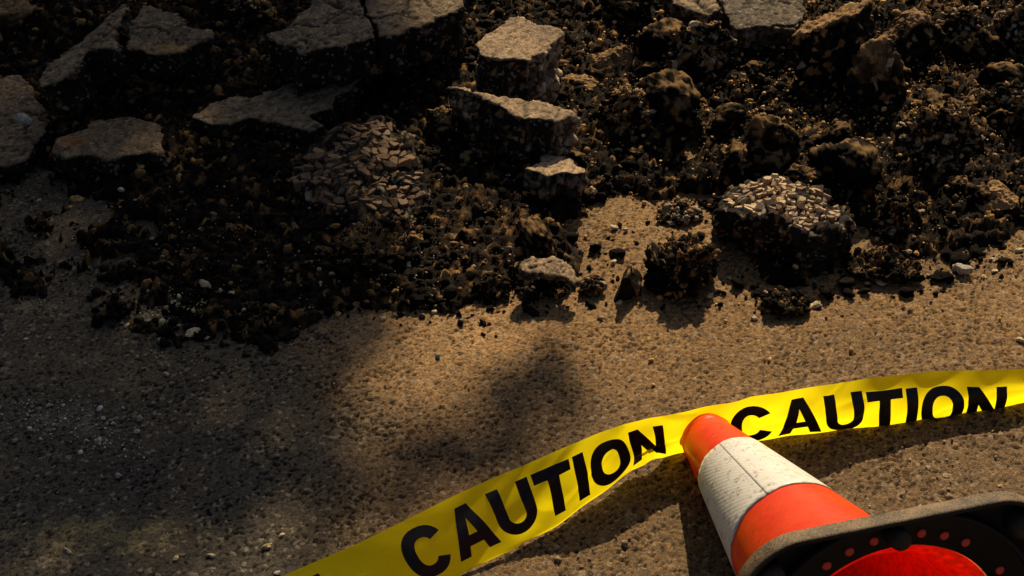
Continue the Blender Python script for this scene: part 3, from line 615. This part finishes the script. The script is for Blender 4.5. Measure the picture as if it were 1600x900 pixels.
def mass(name, label, cat, pos, size, col, seed, sub=0):
    """thousands of tiny stones as one real mesh"""
    rs = np.random.RandomState(seed); n = len(pos); variants = []
    for i in range(24):
        V, F = rock_np(sub, rs, 7, .5, .8); variants.append(V*(1+.18*perlin(V*2.9+i*5))[:, None])
    VV = np.array(variants); F = ICO[sub][1]; idx = rs.randint(24, size=n); a = rs.uniform(0, 6.283, n); b = rs.normal(0, .5, n)
    V = VV[idx]*size[:, None, None]*rs.uniform(.75, 1.3, size=(n, 1, 3))
    y = V[..., 1]*np.cos(b)[:, None]-V[..., 2]*np.sin(b)[:, None]; z = V[..., 1]*np.sin(b)[:, None]+V[..., 2]*np.cos(b)[:, None]
    X = V[..., 0]*np.cos(a)[:, None]-y*np.sin(a)[:, None]; Y = V[..., 0]*np.sin(a)[:, None]+y*np.cos(a)[:, None]
    V = np.stack([X, Y, z], -1)+pos[:, None]; k = V.shape[1]
    FF = (F[None]+np.arange(n)[:, None, None]*k).reshape(-1, 3)
    me = mesh_np(name, V.reshape(-1, 3), FF, np.repeat(col, k, 0), smooth=False)
    return tag(obj(name, me, MAT_CRUMB), label, cat, kind='stuff')
def scatter_rubble():
    rs = np.random.RandomState(11); N = 80000
    x = rs.uniform(-1.05, 1.05, N); y = 1.38+(2.75-1.38)*rs.rand(N); m = rubble_mask(x, y, True)
    keep = rs.rand(N) < np.clip(m, 0, 1)*np.where(m-rubble_mask(x, y) > .1, .75, .42)
    P = np.stack([x, y, 0*x], -1)
    near = np.clip(1-m, 0, 1)*sstep(.0, .5, fbm(P*6, 3)+.25)
    px = proj(P); dsd = poly_sd(px[:, 0], px[:, 1], DENSE); halo = np.exp(-np.clip(-dsd, 0, 400)/22.)*(m < .5)*.16
    keep |= rs.rand(N) < halo
    x, y, m = x[keep], y[keep], m[keep]; n = len(x)
    size = np.clip(rs.pareto(2.1, n)*.0017+.0014, .0014, .0095)*np.where(m < .4, .7, 1.)
    mb = rubble_mask(x, y); z = bed_height(x, y, mb)+mb*.006+size*.25
    cp, cs_, cd = [], [], []
    for V, N_, C_, du in CRUST:
        ii = np.nonzero((N_[:, 2] > -.1) & (V[:, 2] > .004))[0]; span = np.ptp(V[:, 0]); k = int(min(len(ii), 2600*span/.1*.26)); ii = rs.choice(ii, k, replace=False)
        cp.append(V[ii]); cs_.append(np.clip(rs.pareto(1.9, k)*.0011+.0009, .0009, .0075)); cd.append(np.full(k, du))
    cp = np.concatenate(cp); cs_ = np.concatenate(cs_); cd = np.concatenate(cd)
    mass('clod_crumbs', 'fine black crumbs clinging to the clods and mounds', 'rubble', cp, cs_, crumb_tones(np.clip(rs.rand(len(cp))*.94+cd*1.1-.02, 0, .99), 0.), 13)
    mass('asphalt_rubble', 'loose black and brown asphalt crumbs strewn over the broken road', 'rubble', np.c_[x, y, z], size, crumb_tones(rs.rand(n), -.05), 12)
scatter_rubble()
def scatter_grit():
    rs = np.random.RandomState(21); pos = []; size = []; col = []
    def add(cx, cy, rx, ry, n, c, s0):
        for _ in range(n):
            p = unp(cx+rs.normal()*rx, cy+rs.normal()*ry); s = s0*(.5+rs.pareto(3)); pos.append([p[0], p[1], min(s, .005)*.4+.0006]); size.append(min(s, .005)); col.append(np.array(c)*rs.uniform(.5, 1.1))
    add(265, 497, 26, 10, 260, (.5, .42, .24), .0011); add(255, 508, 16, 5, 80, (.5, .42, .24), .0013); add(75, 478, 14, 8, 60, (.45, .38, .2), .0011); add(270, 560, 60, 7, 70, (.4, .33, .2), .0011)
    add(85, 650, 60, 18, 190, (.56, .52, .42), .0013); add(160, 695, 34, 12, 90, (.5, .46, .37), .0012); add(300, 640, 200, 120, 110, (.42, .38, .3), .0012)
    add(1000, 600, 420, 90, 160, (.34, .27, .17), .0012); add(1420, 730, 120, 45, 90, (.36, .29, .2), .0016); add(900, 850, 100, 30, 60, (.3, .24, .16), .0013)
    add(250, 400, 150, 60, 160, (.4, .33, .24), .0016); add(620, 400, 200, 60, 160, (.4, .3, .2), .0017); add(1280, 200, 250, 120, 1500, (.58, .36, .145), .0019); add(1480, 430, 90, 16, 90, (.36, .32, .26), .0018); add(1250, 100, 280, 90, 1000, (.58, .36, .145), .0020)  # golden specks at upper right imitate sun glints on the rubble
    pos = np.array(pos); h = bed_height(pos[:, 0], pos[:, 1]); pos[:, 2] += h+np.where(h > .004, .010, 0)
    mass('grit', 'pale stone grit and golden glint specks sprinkled over asphalt and rubble', 'grit', pos, np.array(size), np.array(col), 22)
scatter_grit()

# ------------------------------------------------------------------ caution tape
TW = .076
def tape():
    # top-edge pixel, lower-edge pixel, height of top edge, height of lower edge
    ST = [((330, 955), (420, 1060), .060, .008), ((447, 897), (515, 992), .058, .006), ((553, 852), (612, 946), .057, .005), ((653, 803), (705, 902), .057, .004), ((722, 768), (768, 871), .057, .004),
          ((780, 743), (820, 846), .060, .004), ((847, 715), (872, 817), .066, .006), ((893, 694), (911, 787), .073, .010), ((935, 677), (953, 759), .079, .014), ((980, 661), (992, 730), .079, .012),
          ((1020, 653), (1027, 714), .071, .006), ((1063, 645), (1067, 707), .064, .003), ((1120, 633), (1122, 697), .061, .003), ((1170, 622), (1176, 688), .066, .004), ((1240, 609), (1247, 678), .073, .008), ((1300, 600), (1306, 671), .066, .006),
          ((1360, 591), (1366, 664), .060, .004), ((1420, 584), (1425, 658), .055, .003), ((1471, 579), (1477, 650), .050, .003), ((1540, 579), (1543, 638), .046, .004), ((1600, 576), (1602, 627), .043, .004), ((1750, 566), (1752, 612), .040, .004), ((1950, 550), (1952, 594), .040, .004)]
    T = np.array([unp(*t, zt) for t, b, zt, zb in ST]); B = np.array([unp(*b, zb) for t, b, zt, zb in ST]); PXs = np.array([t[0] for t, *_ in ST], float)
    mid = (T+B)/2; s = np.r_[0, np.cumsum(np.linalg.norm(np.diff(mid, axis=0), axis=1))]
    U = np.arange(0, s[-1], .002)
    def sm(a):
        r = np.stack([np.interp(U, s, a[:, i]) for i in range(a.shape[1])], -1); k = np.hanning(33); k /= k.sum()
        p = np.concatenate([2*r[:1]-r[16:0:-1], r, 2*r[-1:]-r[-2:-18:-1]]); return np.stack([np.convolve(p[:, i], k, 'valid') for i in range(r.shape[1])], -1)
    Ts, Bs = sm(T), sm(B); pxs = np.interp(U, s, PXs)
    midl = (Ts+Bs)/2; tan = np.gradient(midl, axis=0); tan /= np.linalg.norm(tan, axis=1)[:, None]
    w = np.linalg.norm(Bs-Ts, axis=1); dn = (Bs-Ts)/w[:, None]; nr = np.cross(tan, dn); nr /= np.linalg.norm(nr, axis=1)[:, None]
    sg = np.sign(((CC-midl)*nr).sum(1)); nr = nr*sg[:, None]
    K = 53; a = np.linspace(0, TW, K)
    G = np.zeros((len(U), K, 3))
    pleat = .011*np.exp(-((pxs-1012)/22)**2); a0 = TW*(.60-.0030*(pxs-1010)); bulge = .004+.004*sstep(1050, 1500, pxs)-.003*sstep(800, 500, pxs)
    for i in range(len(U)):
        wv = w[i]; p = pleat[i]; q = np.where(a < a0[i], a, np.where(a < a0[i]+p, a0[i], a-p)); back = np.where((a > a0[i]) & (a < a0[i]+p), -np.sin((a-a0[i])/max(p, 1e-6)*pi)*p*.48, 0)
        vis = np.minimum(q, wv); ex = np.maximum(q-wv, 0); r = .007; th = np.minimum(ex/r, 2.6)
        extra = np.maximum(ex-2.6*r, 0)
        bl = bulge[i]*np.sin(np.clip(vis/wv, 0, 1)*pi)+.0014*sstep(560, 950, pxs[i])*np.sin(U[i]*34+vis*60)*np.sin(np.clip(vis/wv, 0, 1)*pi)+.0008*sstep(520, 800, pxs[i])*np.sin(U[i]*95+vis*150+1)
        dz = r*np.sin(th)+extra*math.cos(2.6); db = -r*(1-np.cos(th))-extra*math.sin(2.6)
        G[i] = Ts[i]+dn[i]*(vis+dz*.8)[:, None]+nr[i]*(bl+back+db)[:, None]
    nz = perlin(np.c_[np.repeat(U, K)*22, np.tile(a, len(U))*35, np.zeros(len(U)*K)]).reshape(len(U), K)*.0016-.0011*np.maximum(0, .12-np.abs(perlin(np.c_[np.repeat(U, K)*9+np.tile(a, len(U))*16, np.tile(a, len(U))*9-np.repeat(U, K)*3, np.full(len(U)*K, 4.4)])).reshape(len(U), K))/.12
    nz = nz*(.35+.65*sstep(520, 850, pxs))[:, None]
    G += nr[:, None]*nz[..., None]
    G[..., 2] = np.maximum(G[..., 2], .0022)
    n_, k_ = len(U), K; q = (np.arange(n_-1)[:, None]*k_+np.arange(k_-1)[None]).ravel()
    org = G[n_//2, K//2].copy(); org[2] = 0
    M = NT('yellow_tape'); co = M.coord(); g = M.noise(co, 55, 4); sp = M.noise(co, 300, 3)
    c = M.mix(M.ramp(g, [(.42, 0.), (.75, .35)]), (.97, .84, .006), (.90, .74, .010)); c = M.mix(M.ramp(sp, [(.68, 0.), (.72, .3)]), c, (.35, .22, .05))
    M.set(Base_Color=c, Roughness=.26, Normal=M.bump(g, .25, .003)); M.b.inputs['Specular IOR Level'].default_value = .35
    tr = M.n('ShaderNodeBsdfTranslucent'); M.l(c, tr.inputs[0]); mx = M.n('ShaderNodeMixShader'); mx.inputs[0].default_value = .76; M.l(M.b.outputs[0], mx.inputs[1]); M.l(tr.outputs[0], mx.inputs[2]); M.l(mx.outputs[0], M.out.inputs[0])
    me = mesh_np('caution_tape', (G-org).reshape(-1, 3), np.c_[q, q+k_, q+k_+1, q+1])
    t = tag(obj('caution_tape', me, M.m, loc=org), 'yellow plastic caution tape with black lettering lying behind the cone tip', 'caution tape')
    # surface lookup for the lettering
    GN = np.cross(np.gradient(G, axis=0), np.gradient(G, axis=1)); GN /= np.maximum(np.linalg.norm(GN, axis=2), 1e-9)[..., None]
    if ((CC-G[n_//2, K//2])@GN[n_//2, K//2]) < 0: GN = -GN
    def surf(u, v):
        fi = np.clip(u/.002, 0, n_-1.001); fj = np.clip(v/TW*(K-1), 0, K-1.001); i = fi.astype(int); j = fj.astype(int); fu = (fi-i)[:, None]; fv = (fj-j)[:, None]
        L = lambda A: (A[i, j]*(1-fu)+A[i+1, j]*fu)*(1-fv)+(A[i, j+1]*(1-fu)+A[i+1, j+1]*fu)*fv
        return L(G)+L(GN)*.0005
    mpx = proj(midl)[:, 0]
    def u_at(x): return float(np.interp(x, mpx, U))
    # letters on a 1 x 1 cap box: (outline, holes)
    def arc(cx, cy, rx, ry, a0, a1, n=20): return [(cx+rx*cos(radians(a0+(a1-a0)*i/n)), cy+ry*sin(radians(a0+(a1-a0)*i/n))) for i in range(n+1)]
    def sell(cx, cy, rx, ry, a0, a1, n=28, e=2.35):
        o = []
        for i in range(n+1):
            t_ = radians(a0+(a1-a0)*i/n); c_, s_ = cos(t_), sin(t_); o.append((cx+rx*abs(c_)**(2/e)*(1 if c_ > 0 else -1), cy+ry*abs(s_)**(2/e)*(1 if s_ > 0 else -1)))
        return o
    LT = {
     'C': (.98, [sell(.49, .5, .49, .52, 27, 333)+sell(.49, .5, .22, .29, 324, 36)[:]], []),
     'A': (1.02, [[(0, 0), (.37, 1), (.65, 1), (1.02, 0), (.74, 0), (.68, .19), (.34, .19), (.28, 0)]], [[(.41, .40), (.61, .40), (.51, .74)]]),
     'U': (.94, [[(0, 1), (0, .36)]+arc(.47, .36, .47, .38, 180, 360, 24)+[(.94, .36), (.94, 1), (.67, 1), (.67, .36)]+arc(.47, .36, .20, .16, 360, 180, 14)+[(.27, .36), (.27, 1)]], []),
     'T': (.88, [[(0, 1), (.88, 1), (.88, .77), (.58, .77), (.58, 0), (.30, 0), (.30, .77), (0, .77)]], []),
     'I': (.28, [[(0, 0), (.28, 0), (.28, 1), (0, 1)]], []),
     'O': (1.04, [sell(.52, .5, .52, .52, 0, 354, 44)], [sell(.52, .5, .24, .29, 0, 354, 36)]),
     'N': (.94, [[(0, 0), (.26, 0), (.26, .58), (.66, 0), (.94, 0), (.94, 1), (.68, 1), (.68, .42), (.28, 1), (0, 1)]], []),
    }
    CAP = .0515; V0 = TW*.155
    MI = NT('black_print'); gi = MI.noise(MI.coord(), 90, 4); MI.set(Base_Color=MI.mix(MI.ramp(gi, [(.5, 0.), (.8, .5)]), (.008, .007, .007), (.02, .016, .012)), Roughness=.33, Normal=MI.bump(gi, .2, .002)); MI.b.inputs['Specular IOR Level'].default_value = .3
    def letter(ch, uc, kx=1.):
        wd, outs, holes = LT[ch]; bm = bmesh.new()
        for lp in outs+holes:
            cl = [p for i, p in enumerate(lp) if i == 0 or (p[0]-lp[i-1][0])**2+(p[1]-lp[i-1][1])**2 > 1e-8]
            if (cl[0][0]-cl[-1][0])**2+(cl[0][1]-cl[-1][1])**2 < 1e-8: cl.pop()
            vs = [bm.verts.new((p[0]*CAP, p[1]*CAP, 0)) for p in cl]
            for i in range(len(vs)): bm.edges.new((vs[i], vs[(i+1) % len(vs)]))
        bmesh.ops.triangle_fill(bm, edges=bm.edges[:], use_beauty=True)
        for ax, mx_ in ((0, wd*CAP), (1, CAP*1.05)):
            for c_ in np.arange(-.002, mx_, .0022):
                no = (1, 0, 0) if ax == 0 else (0, 1, 0); bmesh.ops.bisect_plane(bm, geom=bm.verts[:]+bm.edges[:]+bm.faces[:], plane_co=(c_, c_, 0), plane_no=no, dist=1e-6)
        me_ = bm_mesh('letter', bm, True); V = verts_of(me_)
        P = surf(uc+(V[:, 0]-wd*CAP/2)*kx, V0+CAP-V[:, 1]+.006*float(sstep(1290, 1530, np.interp(uc, U, mpx))))
        me_.vertices.foreach_set('co', (P-org).astype(np.float32).ravel()); me_.update()
        obj('letter', me_, MI.m, t)
    for x0, x1 in ((664, 1009), (1172, 1538)):
        u0, u1 = u_at(x0), u_at(x1); ws = [LT[c][0] for c in 'CAUTION']; gap = .085
        cs = [0.]
        for a_, b_ in zip(ws, ws[1:]): cs.append(cs[-1]+a_/2+b_/2+gap)
        kx = (u1-u0)/(cs[-1]*CAP); print('letter stretch', kx)
        for ch, c_ in zip('CAUTION', cs): letter(ch, u0+c_*CAP*kx, kx)
    uC = u_at(664)-.5*.98*CAP; letter('N', uC-.080-.47*CAP, .95); letter('O', uC-.080-1.55*CAP, .95)
    print('tape width range', w.min(), w.max(), 'U', [round(u_at(x)-u_at(664), 4) for x in (664, 739, 801, 851, 905, 953, 1009, 1172, 1237, 1306, 1369, 1419, 1473, 1538)])
tape()

# ------------------------------------------------------------------ traffic cone lying on its side
def cone():
    L, rt, rb, s, tb = .45, .027, .096, .285, .020; psi, tl = radians(-75), radians(14.5)
    A = np.array([cos(tl)*cos(psi), cos(tl)*sin(psi), sin(tl)]); T0 = np.array([.212, 1.302, .027])
    u = np.array([-sin(psi), cos(psi), 0]); v = np.cross(A, u); v = v if v[2] > 0 else -v
    root = bpy.data.objects.new('traffic_cone', None); COL.objects.link(root); root.empty_display_size = .05
    base_pt = T0+A*L-v*s/2; root.location = tuple(base_pt)
    tag(root, 'orange traffic cone with a white reflective band lying on its side', 'traffic cone')
    def W3(a, r, ph): return T0+A*a+(np.cos(ph)*u+np.sin(ph)*v)*r-base_pt
    def lathe(name, prof, mat, n=96, closed=True, jitter=0.):
        ph = np.linspace(0, 2*pi, n, endpoint=False); V = np.array([[W3(a, r, p) for p in ph] for a, r in prof]).reshape(-1, 3); m = len(prof); F = []
        for i in range(m if closed else m-1):
            i2 = (i+1) % m
            for j in range(n): F.append((i*n+j, i*n+(j+1) % n, i2*n+(j+1) % n, i2*n+j))
        return obj(name, mesh_np(name, V, F), mat, root)
    R = lambda a: rt+(rb-rt)*a/L
    M = NT('orange_plastic'); co = M.coord(); g = M.noise(co, 26, 4); d = M.noise(co, 150, 4, .7)
    c = M.mix(M.ramp(g, [(.4, 0.), (.7, 1.)]), (.95, .098, .015), (.88, .062, .010)); c = M.mix(M.ramp(d, [(.66, 0.), (.76, .3)]), c, (.42, .07, .02))
    M.set(Base_Color=c, Roughness=M.ramp(d, [(.3, .25), (.7, .42)])); M.b.inputs['Specular IOR Level'].default_value = .45
    tr = M.n('ShaderNodeBsdfTranslucent'); M.l(M.mix(M.ramp(d, [(.35, .25), (.6, 1.)]), (.35, .008, .004), (1., .03, .012)), tr.inputs[0]); mx = M.n('ShaderNodeMixShader'); mx.inputs[0].default_value = .45; M.l(M.b.outputs[0], mx.inputs[1]); M.l(tr.outputs[0], mx.inputs[2]); M.l(mx.outputs[0], M.out.inputs[0])
    wl = .0022; outer = [(-.005, rt-.006), (-.006, rt-.004), (-.0055, rt-.0018), (-.003, rt+.0004), (.003, rt+.0013), (.010, R(.01)+.0013), (.0125, R(.0125)+.0004), (.014, R(.014))]
    outer += [(a, R(a)) for a in np.linspace(.02, .40, 30)]+[(.412, R(.412)+.001), (.421, R(.421)+.004), (.4265, R(.427)+.011)]
    inner = [(a, r-wl) for a, r in outer[::-1][1:-4]]
    body = lathe('cone_body', outer+[(.4285, .108), (.4305, .1065)]+[(.4288, .1045)]+inner[1:], M.m)
    # reflective collar, wrapped round with a seam
    MW = NT('white_reflective'); co = MW.coord(); at = MW.n('ShaderNodeAttribute'); at.attribute_name = 'Uvw'
    g = MW.noise(co, 45, 5); d = MW.noise(co, 120, 5, .75); wv = MW.n('ShaderNodeTexWave', wave_type='BANDS', bands_direction='DIAGONAL'); MW.l(at.outputs['Vector'], wv.inputs['Vector']); wv.inputs['Scale'].default_value = 90; wv.inputs['Distortion'].default_value = .8
    mp = MW.n('ShaderNodeMapping'); mp.inputs['Scale'].default_value = (1, 7, 1); MW.l(at.outputs['Vector'], mp.inputs[0]); sc = MW.noise(mp.outputs[0], 36, 5, .7)
    cw = MW.mix(MW.ramp(g, [(.35, 0.), (.7, .7)]), (.60, .60, .56), (.51, .505, .455)); cw = MW.mix(MW.ramp(wv.outputs[1], [(.0, .10), (.35, 0.)]), cw, (.38, .35, .28))
    cw = MW.mix(MW.ramp(d, [(.55, 0.), (.64, .85)]), cw, (.20, .14, .08)); cw = MW.mix(MW.ramp(sc, [(.57, 0.), (.68, .65)]), cw, (.25, .2, .14))
    MW.set(Base_Color=cw, Roughness=.42, Normal=MW.bump(wv.outputs[1], .10, .0008, MW.bump(g, .15, .003)))
    a1, a2 = .0885, .2355; n = 140; seam = 1.93
    ph = seam+np.linspace(0, 2*pi*1.012, n); aa = np.linspace(a1, a2, 24); V = []; uv = []
    lift = np.where(np.arange(n) > n-4, .00068, .0006)
    edge = lambda p, e: .0007*np.sin(p*9+e)+.0004*np.sin(p*31+e*3)
    for side in (0, 1):
        for a in aa:
            for j, p in enumerate(ph):
                a_ = a+(edge(p, 1) if a == aa[0] else edge(p, 2) if a == aa[-1] else 0); V.append(W3(a_, R(a_)+(lift[j]+.0004 if side == 0 else .0001), p)); uv.append((a_, p*.06, 0))
    k = len(aa); F = []
    for i in range(k-1):
        for j in range(n-1):
            F.append((i*n+j, i*n+j+1, (i+1)*n+j+1, (i+1)*n+j)); o_ = k*n; F.append((o_+i*n+j, o_+(i+1)*n+j, o_+(i+1)*n+j+1, o_+i*n+j+1))
    for j in range(n-1): F.append((j, k*n+j, k*n+j+1, j+1)); F.append(((k-1)*n+j, (k-1)*n+j+1, k*n+(k-1)*n+j+1, k*n+(k-1)*n+j))
    for i in range(k-1): F.append((i*n, (i+1)*n, k*n+(i+1)*n, k*n+i*n)); F.append((i*n+n-1, k*n+i*n+n-1, k*n+(i+1)*n+n-1, (i+1)*n+n-1))
    me = mesh_np('reflective_band', V, F); ua = me.attributes.new('Uvw', 'FLOAT_VECTOR', 'POINT'); ua.data.foreach_set('vector', np.array(uv, np.float32).ravel()); obj('reflective_band', me, MW.m, root)
    # rubber base, hollow underneath
    MB = NT('black_rubber'); co = MB.coord(); g = MB.noise(co, 700, 3, .8); g2 = MB.noise(co, 40, 4); at = MB.n('ShaderNodeAttribute'); at.attribute_name = 'Col'
    dustf = MB.mix(1., MB.ramp(MB.mix(.35, g, g2), [(.42, .04), (.58, 1.)]), at.outputs['Color'], 'MULTIPLY')
    MB.set(Base_Color=MB.mix(dustf, (.006, .0055, .005), (.18, .122, .06)), Roughness=.62, Normal=MB.bump(g, .5, .0012, MB.bump(g2, .2, .003)))
    MB.b.inputs['Specular IOR Level'].default_value = .25
    def rsq(half, rc, n=14):
        o = []
        for cx, cy, t0 in ((1, 1, 0), (-1, 1, 90), (-1, -1, 180), (1, -1, 270)):
            for q in range(n): an = radians(t0+90*q/(n-1)); o.append((cx*(half-rc)+rc*cos(an), cy*(half-rc)+rc*sin(an)))
            p0 = np.array(o[-1]); t1 = radians(t0+90); dx, dy = -sin(t1), cos(t1); L_ = 2*(half-rc)
            for q in range(1, 10): o.append((p0[0]+dx*L_*q/10, p0[1]+dy*L_*q/10))
        return np.array(o)
    def circ(r, n=56):
        ref = rsq(1, .4); an = np.arctan2(ref[:, 1], ref[:, 0]); return np.c_[r*np.cos(an), r*np.sin(an)]
    h = s/2; aB, aT = L, L-tb
    rings = [(circ(.1085), aT+.0005, 0), (rsq(h-.006, .052), aT, .9), (rsq(h-.0015, .055), aT+.0015, 1), (rsq(h, .056), aT+.004, 1), (rsq(h, .056), aB-.0028, 1), (rsq(h-.0007, .0553), aB-.0010, .8), (rsq(h-.0018, .0542), aB-.0002, .12), (rsq(h-.0045, .0515), aB-.0003, 0.),
             (rsq(h-.006, .050), aB-.003, 0), (rsq(h-.0075, .0485), aT+.006, 0), (rsq(h-.012, .045), aT+.0042, 0), (circ(.1085), aT+.004, 0)]
    V = []; C_ = []
    for rg, a, dc in rings:
        for p in rg: V.append(T0+A*a+u*p[0]+v*p[1]-base_pt); C_.append(dc)
    n = len(rings[0][0]); m = len(rings); F = []
    for i in range(m):
        i2 = (i+1) % m
        for j in range(n): F.append((i*n+j, i*n+(j+1) % n, i2*n+(j+1) % n, i2*n+j))
    plate = obj('base_plate', mesh_np('base_plate', V, F, np.repeat(np.array(C_)[:, None], 3, 1)), MB.m, root)
    def onpl(px, a):
        d = ray(*px); c_ = T0+A*a; t_ = ((c_-CC)@A)/(d@A); X = CC+d*t_-c_; return X@u, X@v
    def plug(name, p, a0, a1, r, mat, dome=.6, n=18, dust=0.):
        V = []; prof = [(a0, r), (a0+(a1-a0)*.75, r*.96), (a0+(a1-a0)*.93, r*.8), (a1, r*.45)]; F = []
        for a, rr in prof:
            for j in range(n): q = 2*pi*j/n; V.append(T0+A*a+u*(p[0]+rr*cos(q))+v*(p[1]+rr*sin(q))-base_pt)
        for i in range(3):
            for j in range(n): F.append((i*n+j, i*n+(j+1) % n, (i+1)*n+(j+1) % n, (i+1)*n+j))
        for i, a in ((0, a0), (3, a1)):
            k0 = len(V); V.append(T0+A*a+u*p[0]+v*p[1]-base_pt)
            for j in range(n): F.append((i*n+j, i*n+(j+1) % n, k0, k0))
        me = bpy.data.meshes.new(name); me.from_pydata([tuple(x) for x in V], [], [f if f[2] != f[3] else f[:3] for f in F]); me.polygons.foreach_set('use_smooth', np.ones(len(F), bool)); set_col(me, np.full((len(V), 3), dust))
        bm = bmesh.new(); bm.from_mesh(me); bmesh.ops.recalc_face_normals(bm, faces=bm.faces); bm.to_mesh(me); bm.free()
        return obj(name, me, mat, root)
    MR = NT('red_rivet'); MR.set(Base_Color=(.62, .035, .018), Roughness=.4)
    angs = sorted(math.atan2(q, p) for p, q in (onpl(o, aT+.004) for o in ((1293, 886), (1328, 865), (1366, 850), (1438, 838), (1473, 841), (1505, 852), (1556, 895))))
    for q in angs: plug('rivet', (.1195*cos(q), .1195*sin(q)), aT+.003, aT+.0058, .0042, MR.m)
    for q in (angs[0]-.34, angs[0]-.62, angs[0]-.9, angs[0]-1.5, angs[0]-1.8, angs[0]-2.1, angs[-1]+.34, angs[-1]+.62, angs[-1]+1.2): plug('rivet', (.1195*cos(q), .1195*sin(q)), aT+.003, aT+.0058, .0042, MR.m)
    pk = onpl((1409, 846), aB)
    for p in (pk, (pk[1], 0.0), (-pk[1], 0.), (0., -pk[1])): plug('foot', p, aT+.003, aB+.004, .0095, MB.m, dust=.25)
    for sx in (1, -1):
        for sy in (1, -1): plug('foot', (sx*.112, sy*.112), aT+.003, aB+.003, .0115, MB.m, dust=.25)
    # curved stiffening ribs in the corners of the hollow
    for sx in (1, -1):
        for sy in (1, -1):
            V = []; F = []; nn = 16
            for j in range(nn):
                an = math.atan2(sy, sx)+(j/(nn-1)-.5)*1.05; 
                for rr, a in ((.139, aT+.003), (.139, aT+.013), (.1425, aT+.013), (.1425, aT+.003)): V.append(T0+A*a+u*rr*cos(an)+v*rr*sin(an)-base_pt)
            for j in range(nn-1):
                for q in range(4): F.append((j*4+q, j*4+(q+1) % 4, (j+1)*4+(q+1) % 4, (j+1)*4+q))
            F += [(0, 1, 2, 3), (nn*4-1, nn*4-2, nn*4-3, nn*4-4)]
            obj('rib', mesh_np('rib', V, F, np.zeros((len(V), 3)), False), MB.m, root)
cone()

# ------------------------------------------------------------------ unseen tree added to shade the left of the road
def tree():
    rs = np.random.RandomState(3); D = 7.0; N = 9000
    gx = rs.uniform(-2.6, .75, N*3); gy = rs.uniform(.2, 4.2, N*3); P = np.stack([gx, gy, 0*gx], -1); px = proj(P); X, Y = px[:, 0], px[:, 1]
    xb = np.interp(Y, [-300, 50, 190, 300, 400, 480, 545, 600, 660, 720, 900, 1100], [800, 720, 590, 560, 600, 605, 585, 525, 450, 405, 345, 300])
    d = sstep(30, -30, X-xb)
    d = d*(1-.35*sstep(560, 640, Y)*(X < 600)); d = d*(1-.6*np.exp(-(((X-110)/170)**2+((Y-835)/38)**2)))
    def blob(cx, cy, lx, ly, ang, am): 
        c_, s_ = cos(ang), sin(ang); a = (X-cx)*c_+(Y-cy)*s_; b = -(X-cx)*s_+(Y-cy)*c_; return am*np.exp(-((a/lx)**2+(b/ly)**2)**1.5)
    d = np.maximum(d, blob(700, 715, 215, 62, -.52, .62)); d = np.maximum(d, blob(560, 800, 200, 45, -.45, .30)); d = np.maximum(d, blob(540, 885, 130, 38, -.45, .42)); d = np.maximum(d, blob(480, 720, 90, 140, .5, .42))
    sel = np.nonzero(rs.rand(len(gx)) < d*.62)[0]  # leaves kept only where shade is wanted on the ground
    pos = P[sel]+SUNV*(D+rs.normal(0, .55, len(sel)))[:, None]
    n = len(pos); t1 = rs.normal(size=(n, 3)); t1 /= np.linalg.norm(t1, axis=1)[:, None]; t2 = np.cross(t1, rs.normal(size=(n, 3))); t2 /= np.linalg.norm(t2, axis=1)[:, None]
    ln = rs.uniform(.045, .075, n)[:, None]; wd = ln*.55
    V = np.stack([pos-t1*ln, pos+t2*wd-t1*ln*.2, pos+t1*ln, pos-t2*wd-t1*ln*.2], 1).reshape(-1, 3); F = np.arange(n*4).reshape(-1, 4)
    c0 = pos.mean(0); base = np.array([c0[0]-.1, c0[1]+.2, 0.])
    root = bpy.data.objects.new('added_shade_tree', None); COL.objects.link(root); root.location = tuple(base); tag(root, 'unseen leafy tree added beyond the rubble to shade the left side', 'tree')
    M = NT('leaf'); M.set(Base_Color=(.06, .09, .03), Roughness=.6)
    MT = NT('bark'); gb = MT.noise(MT.coord(), 12, 6); MT.set(Base_Color=MT.mix(gb, (.05, .035, .022), (.12, .09, .06)), Roughness=.9, Normal=MT.bump(gb, .8, .02))
    me = mesh_np('crown', V-base, F, smooth=False); obj('crown', me, M.m, root)
    bm = bmesh.new()
    def limb(p, q, r0, r1, seg=6, n_=8):
        p, q = np.array(p, float), np.array(q, float); d_ = q-p; L_ = np.linalg.norm(d_); d_ /= L_; e1 = np.cross(d_, [.3, .9, .2]); e1 /= np.linalg.norm(e1); e2 = np.cross(d_, e1); prev = None
        for i in range(seg+1):
            t = i/seg; c = p+(q-p)*t+.06*L_*np.array([perlin(np.array([[t*2, L_, 1.]]))[0], perlin(np.array([[t*2, L_, 7.]]))[0], 0])*(1-abs(2*t-1)); r = r0+(r1-r0)*t
            ring = [bm.verts.new(c+(e1*cos(a)+e2*sin(a))*r) for a in np.linspace(0, 2*pi, n_, endpoint=False)]
            if prev:
                for j in range(n_): bm.faces.new((prev[j], prev[(j+1) % n_], ring[(j+1) % n_], ring[j]))
            prev = ring
    fork = np.array([0, 0, 2.0]); limb((0, 0, -.1), fork, .17, .12)
    for i in range(16): q = pos[rs.randint(n)]-base; limb(fork, fork+(q-fork)*.85, .07, .015)
    obj('trunk', bm_mesh('trunk', bm, True), MT.m, root)
    print('leaves', n)
tree()
print('tris', sum(sum(len(p.vertices)-2 for p in o.data.polygons) for o in scene.objects if o.type == 'MESH' and len(o.data.polygons) < 5000)+sum(len(o.data.polygons)*(len(o.data.polygons[0].vertices)-2) for o in scene.objects if o.type == 'MESH' and len(o.data.polygons) >= 5000))
